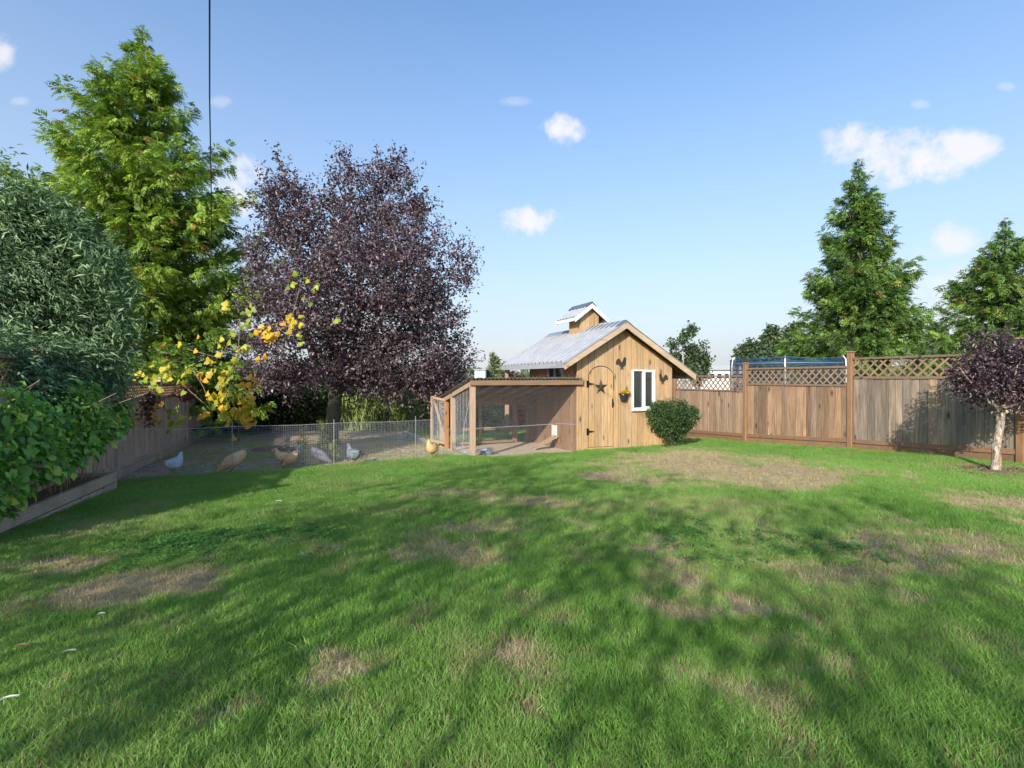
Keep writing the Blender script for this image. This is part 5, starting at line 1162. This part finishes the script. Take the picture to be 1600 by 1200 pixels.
# ------------------------------------------------------------------ trees behind the camera that throw the lawn's long shadows
def back_tree(label, x, y, H, R, zb, n, seed_off=0.0, ry=None):
    b0 = Vector((x, y, gz(x, y))); T = thing('garden_tree', label, 'tree', b0, 0, 'trees behind the viewer')
    MB().tube(limb_path((0, 0, -.1), (.3, -.2, H * .72), .06, .07, 8), taper(.045, .012, 8), 7).build('trunk', M['bark_dark'], T, smooth=True)
    e = [((random.uniform(-1, 1) * R * (1.05 - .7 * t), random.uniform(-1, 1) * R * (1.05 - .7 * t), zb + (H - zb) * t), (R * random.uniform(.45, .7),) * 2 + ((H - zb) * .15,)) for t in (.1, .2, .3, .42, .5, .6, .7, .8, .9)]
    tag(broad_crown('crown', e, int(n * 1.4), 9, .6, .075, .048, .3, .1, T, M['hedge'], .35), kind='stuff')
back_tree('leafy garden tree standing left behind the viewer', -4.2, -1.9, 5.1, 1.5, 1.9, 300)
back_tree('leafy garden tree standing close behind the viewer', -2.7, -3.6, 5.2, 1.7, 2.0, 330)
back_tree('leafy garden tree standing further back behind the viewer', -1.0, -5.0, 4.7, 1.5, 1.9, 260)
back_tree('leafy garden tree standing right behind the viewer', .9, -4.9, 3.9, 1.4, 1.4, 230)
back_tree('leafy garden tree standing far left behind the viewer', -5.4, -4.6, 4.4, 1.2, 1.5, 200)

# ------------------------------------------------------------------ lawn: tufts of real blades set out by their own attributes
def tuft(name, nb, h, rad, w, lean, mat, flat=False, seed=0):
    rng = random.Random(seed); mb_v, mb_f, tt = [], [], []
    for i in range(nb):
        a = rng.uniform(0, 6.283); r = rad * math.sqrt(rng.random()); x, y = r * math.cos(a), r * math.sin(a); hh = h * rng.uniform(.45, 1.15)
        la = rng.uniform(0, 6.283); ln = lean * rng.uniform(.3, 1.3) * hh; dx, dy = math.cos(la), math.sin(la); wa = rng.uniform(0, 3.14); wx, wy = math.cos(wa) * w / 2, math.sin(wa) * w / 2
        zt = hh if not flat else hh * rng.uniform(.2, .75)
        b = len(mb_v)
        for k, f in ((0, 1.0), (.5, .85), (1, 0)):
            cx_, cy_, cz_ = x + dx * ln * k ** 1.7, y + dy * ln * k ** 1.7, zt * (k ** .85) * (1 - .12 * k * lean)
            if k < 1: mb_v += [(cx_ - wx * f, cy_ - wy * f, cz_), (cx_ + wx * f, cy_ + wy * f, cz_)]
            else: mb_v.append((cx_, cy_, cz_))
        mb_f += [(b, b + 1, b + 3), (b, b + 3, b + 2), (b + 2, b + 3, b + 4)]; tt += [rng.random()] * 5
    me = raw_mesh(name, np.array(mb_v), np.array(mb_f), np.array(tt)); me.materials.append(mat); return bpy.data.objects.new(name, me)
def grassmat(name, cl):
    m, nt, p, out = newmat(name)
    at = N(nt, 'ShaderNodeAttribute', attribute_name='tint'); dr = N(nt, 'ShaderNodeAttribute', attribute_name='dry', attribute_type='INSTANCER'); ov = N(nt, 'ShaderNodeAttribute', attribute_name='hue', attribute_type='INSTANCER')
    f = MATH(nt, 'ADD', MATH(nt, 'MULTIPLY', at.outputs['Fac'], .55), MATH(nt, 'MULTIPLY', ov.outputs['Fac'], .45))
    g = RAMP(nt, f, cl)
    s = RAMP(nt, at.outputs['Fac'], [(0, (.28, .22, .12)), (.5, (.52, .43, .26)), (1, (.70, .61, .43))])
    isdry = MATH(nt, 'MULTIPLY', MATH(nt, 'SUBTRACT', MATH(nt, 'MULTIPLY', dr.outputs['Fac'], 1.25), MATH(nt, 'MULTIPLY', at.outputs['Fac'], .5)), 3.0, clamp=True)
    c = MIX(nt, isdry, g, s)
    L(nt, c, p.inputs['Base Color']); p.inputs['Roughness'].default_value = .55; p.inputs['Specular IOR Level'].default_value = .35
    tr = N(nt, 'ShaderNodeBsdfTranslucent'); L(nt, MIX(nt, 1.0, c, (1.2, 1.3, .6), 'MULTIPLY'), tr.inputs[0]); ms = N(nt, 'ShaderNodeMixShader'); ms.inputs[0].default_value = .38
    L(nt, p.outputs[0], ms.inputs[1]); L(nt, tr.outputs[0], ms.inputs[2]); L(nt, ms.outputs[0], out.inputs[0]); return m
GM = grassmat('grass blades', [(0, (.055, .13, .026)), (.3, (.125, .275, .046)), (.62, (.21, .41, .08)), (.85, (.32, .51, .13)), (1, (.48, .53, .26))])
CM = grassmat('clover leaves', [(0, (.05, .15, .03)), (.5, (.11, .27, .05)), (1, (.19, .38, .09))])
def stuff_points(name, label, cat, sources, xy, scale, hue, dry, lift=0.0):
    n = len(xy); me = bpy.data.meshes.new(name); me.vertices.add(n)
    z = ground(xy[:, 0], xy[:, 1]) + lift
    me.vertices.foreach_set('co', np.column_stack([xy, z]).astype(np.float32).ravel())
    for k, v in (('scl', scale), ('hue', hue), ('dry', dry), ('rot', RNG.uniform(0, 6.283, n))):
        a = me.attributes.new(k, 'FLOAT', 'POINT'); a.data.foreach_set('value', v.astype(np.float32))
    a = me.attributes.new('pick', 'INT', 'POINT'); a.data.foreach_set('value', RNG.integers(0, len(sources), n).astype(np.int32))
    col = bpy.data.collections.new(name + ' sources')
    for s in sources: col.objects.link(s)
    o = tag(link(name, me, None), label, cat, kind='stuff')
    ng = bpy.data.node_groups.new(name, 'GeometryNodeTree'); ng.interface.new_socket('Geometry', in_out='INPUT', socket_type='NodeSocketGeometry'); ng.interface.new_socket('Geometry', in_out='OUTPUT', socket_type='NodeSocketGeometry')
    gi = ng.nodes.new('NodeGroupInput'); go = ng.nodes.new('NodeGroupOutput'); ip = ng.nodes.new('GeometryNodeInstanceOnPoints'); ci = ng.nodes.new('GeometryNodeCollectionInfo')
    ci.inputs['Collection'].default_value = col; ci.inputs['Separate Children'].default_value = True; ci.inputs['Reset Children'].default_value = True
    def attr(nm, ty='FLOAT'): a = ng.nodes.new('GeometryNodeInputNamedAttribute'); a.data_type = ty; a.inputs['Name'].default_value = nm; return a.outputs['Attribute']
    cx = ng.nodes.new('ShaderNodeCombineXYZ'); ng.links.new(attr('rot'), cx.inputs[2])
    ng.links.new(gi.outputs[0], ip.inputs['Points']); ng.links.new(ci.outputs[0], ip.inputs['Instance']); ip.inputs['Pick Instance'].default_value = True
    ng.links.new(attr('pick', 'INT'), ip.inputs['Instance Index'])
    e2r = ng.nodes.new('FunctionNodeEulerToRotation'); ng.links.new(cx.outputs[0], e2r.inputs[0]); ng.links.new(e2r.outputs[0], ip.inputs['Rotation'])
    c3 = ng.nodes.new('ShaderNodeCombineXYZ'); sa = attr('scl'); [ng.links.new(sa, c3.inputs[i]) for i in range(3)]; ng.links.new(c3.outputs[0], ip.inputs['Scale'])
    ng.links.new(ip.outputs[0], go.inputs[0])
    md = o.modifiers.new('scatter', 'NODES'); md.node_group = ng
    return o
def scatter_xy(zones):
    out = []
    for (d0, d1, dens, marg) in zones:
        w = d1 * 1.0 + marg; n = int((d1 - d0) * 2 * w * dens); p = np.column_stack([RNG.uniform(-w, w, n), RNG.uniform(d0, d1, n)])
        out.append(p[np.abs(p[:, 0]) < p[:, 1] * 1.0 + marg])
    return np.concatenate(out)
def on_lawn(p):
    s, u = to_local(p[:, 0], p[:, 1]); q = p[:, 0] * FX + p[:, 1] * FY
    rel = (p[:, 0] - pl_end.x) * pdir.y - (p[:, 1] - pl_end.y) * pdir.x        # right of the raised bed
    incoop = (s > 0) & (s < 2.4) & (u > -.0) & (u < 2.42)
    return (~yard_mask(p[:, 0], p[:, 1])) & (q < 9.42) & ((rel > .02) | (p[:, 1] > 6.6)) & (~incoop) & (p[:, 1] * DY + p[:, 0] * DX < 16.5) & ((np.hypot(p[:, 0] - sb.x, (p[:, 1] - sb.y) * 1.4) > .45) | (RNG.random(len(p)) < .12))
P = scatter_xy([(.3, 2.2, 1500, 1.2), (2.2, 3.5, 1250, 1.0), (3.5, 6, 760, 1.0), (6, 9.5, 480, .8), (9.5, 17, 230, .5)])
P = P[on_lawn(P)]
dr = dryness(P[:, 0], P[:, 1]); cl = clover(P[:, 0], P[:, 1])
keep = (RNG.random(len(P)) > dr * .22) & (RNG.random(len(P)) > cl * .15); P = P[keep]; dr = dr[keep]
hn = np.clip(V1(P[:, 0] + 50, P[:, 1]) * .6 + V2(P[:, 0], P[:, 1] + 20) * .5 - .05 + RNG.normal(0, .12, len(P)), 0, 1)
big = .72 + .55 * V2(P[:, 0] + 11, P[:, 1] + 3) + .25 * V3(P[:, 0], P[:, 1])
isd = RNG.random(len(P)) < np.clip(dr * 1.0, 0, .9) + .03
dist = P[:, 1]; sc = big * (1 + .05 * np.clip(dist - 4, 0, 10)) * np.where(isd, .75, 1)
gsrc = [tuft('grass_tuft', 34, .037, .048, .0025, .62, GM, seed=i) for i in range(10)]
dsrc = [tuft('dry_tuft', 34, .045, .055, .0024, 1.3, GM, True, seed=50 + i) for i in range(6)]
gr = stuff_points('grass', 'mown green lawn grass', 'grass', gsrc, P[~isd], sc[~isd], hn[~isd], np.clip(.02 + .28 * V2(P[:, 0] + 77, P[:, 1]) * V1(P[:, 0], P[:, 1] + 31) + .14 * RNG.random(len(P)) ** 2 + dr * .5, 0, 1)[~isd])
dg = stuff_points('dry_grass', 'straw coloured dead grass in patches of the lawn', 'grass', dsrc, P[isd], sc[isd], hn[isd], np.full(isd.sum(), 1.0))
# long blades standing thin over the foreground and at the fence feet
Q = scatter_xy([(.3, 4.5, 110, 1)]); Q = Q[on_lawn(Q)]; Q = Q[V2(Q[:, 0] + 3, Q[:, 1]) > .45]
lsrc = [tuft('long_tuft', 9, .07, .03, .0036, 1.0, GM, seed=80 + i) for i in range(4)]
stuff_points('long_grass', 'longer grass clumps standing in the near lawn', 'grass', lsrc, Q, RNG.uniform(.7, 1.15, len(Q)), RNG.uniform(.3, 1, len(Q)), np.zeros(len(Q)))
# clover
def clover_tuft(seed):
    rng = random.Random(seed); v, f, t = [], [], []
    for i in range(9):
        x, y, h = rng.gauss(0, .03), rng.gauss(0, .03), rng.uniform(.015, .05); tn = rng.random(); rot = rng.uniform(0, 6.28)
        for k in range(3):
            a = rot + k * 2.094; r = .011; cx_, cy_ = x + math.cos(a) * r, y + math.sin(a) * r; b = len(v); tilt = rng.uniform(-.008, .008)
            for j in range(6): w = 2 * math.pi * j / 6; v.append((cx_ + .0095 * math.cos(w), cy_ + .0095 * math.sin(w), h + tilt * math.cos(w)))
            f += [(b, b + j, b + j + 1) for j in range(1, 5)]; t += [tn] * 6
    me = raw_mesh('clover_tuft', np.array(v), np.array(f), np.array(t)); me.materials.append(CM); return bpy.data.objects.new('clover_tuft', me)
Q = np.column_stack([RNG.uniform(-5, 5, 26000), RNG.uniform(2.5, 6.5, 26000)]); Q = Q[(RNG.random(len(Q)) < clover(Q[:, 0], Q[:, 1]) * .8)]; Q = Q[on_lawn(Q)]
stuff_points('clover', 'dark clover patches in the lawn', 'clover', [clover_tuft(i) for i in range(4)], Q, RNG.uniform(.5, .9, len(Q)), RNG.random(len(Q)), np.zeros(len(Q)))
# sparse grass in the hen yard and a tuft bank at the run corner
Q = np.column_stack([RNG.uniform(-8, -1, 16000), RNG.uniform(7, 14, 16000)]); Q = Q[yard_mask(Q[:, 0], Q[:, 1]) & (fbm(Q[:, 0] * 1.0, Q[:, 1]) > .5) & (to_local(Q[:, 0], Q[:, 1])[0] < -2.3)]
c_ = pxg(718, 716); Q2 = np.column_stack([RNG.normal(c_.x, .22, 500), RNG.normal(c_.y, .1, 500)])
stuff_points('yard_grass', 'thin worn grass inside the hen yard', 'grass', gsrc, np.concatenate([Q, Q2]), np.concatenate([RNG.uniform(.45, .9, len(Q)), RNG.uniform(.9, 1.8, len(Q2))]), RNG.uniform(.3, 1, len(Q) + len(Q2)), np.concatenate([RNG.uniform(0, .7, len(Q)), np.zeros(len(Q2))]))

# small things dropped on the lawn
M['bone'] = plain('bleached leaf', (.62, .62, .52), .7, 0, .1); M['brownleaf'] = plain('brown leaf', (.28, .14, .07), .8)
for (x, y, l, a, mt, lab) in ((15, 1105, .027, .6, 'bone', 'curled whitish leaf lying in the grass at the lower left corner'), (108, 1030, .024, .5, 'bone', 'thin bleached twig lying in the left foreground grass'), (158, 970, .016, .7, 'bone', 'pale twig lying on the dry patch at the left'),
                              (36, 1021, .03, .2, 'brownleaf', 'brown curled leaf in the left foreground grass'), (436, 788, .03, .1, 'bone', 'tiny white feather on the sunlit lawn strip'), (60, 818, .03, .1, 'bone', 'white feather on the grass by the raised bed')):
    q = pxg(x, y); mb = MB(); n = 6
    for i in range(n + 1):
        t = i / n; w = .2 * l * math.sin(math.pi * min(.97, max(.06, t))) ** .6; zc = .034 + .003 * math.sin(t * 3); yy = .10 * l * math.sin(t * 5.3)
        mb.v += [(l * (t - .5) * 2, yy - w, zc + .004), (l * (t - .5) * 2, yy, zc - .002), (l * (t - .5) * 2, yy + w, zc + .004)]; mb.t += [.5] * 3
    mb.f = [(3 * i + j, 3 * i + 3 + j, 3 * i + 4 + j, 3 * i + 1 + j) for i in range(n) for j in (0, 1)]
    tag(mb.build('fallen_leaf', M[mt], None, q, (0, 0, a)), lab, 'leaf')
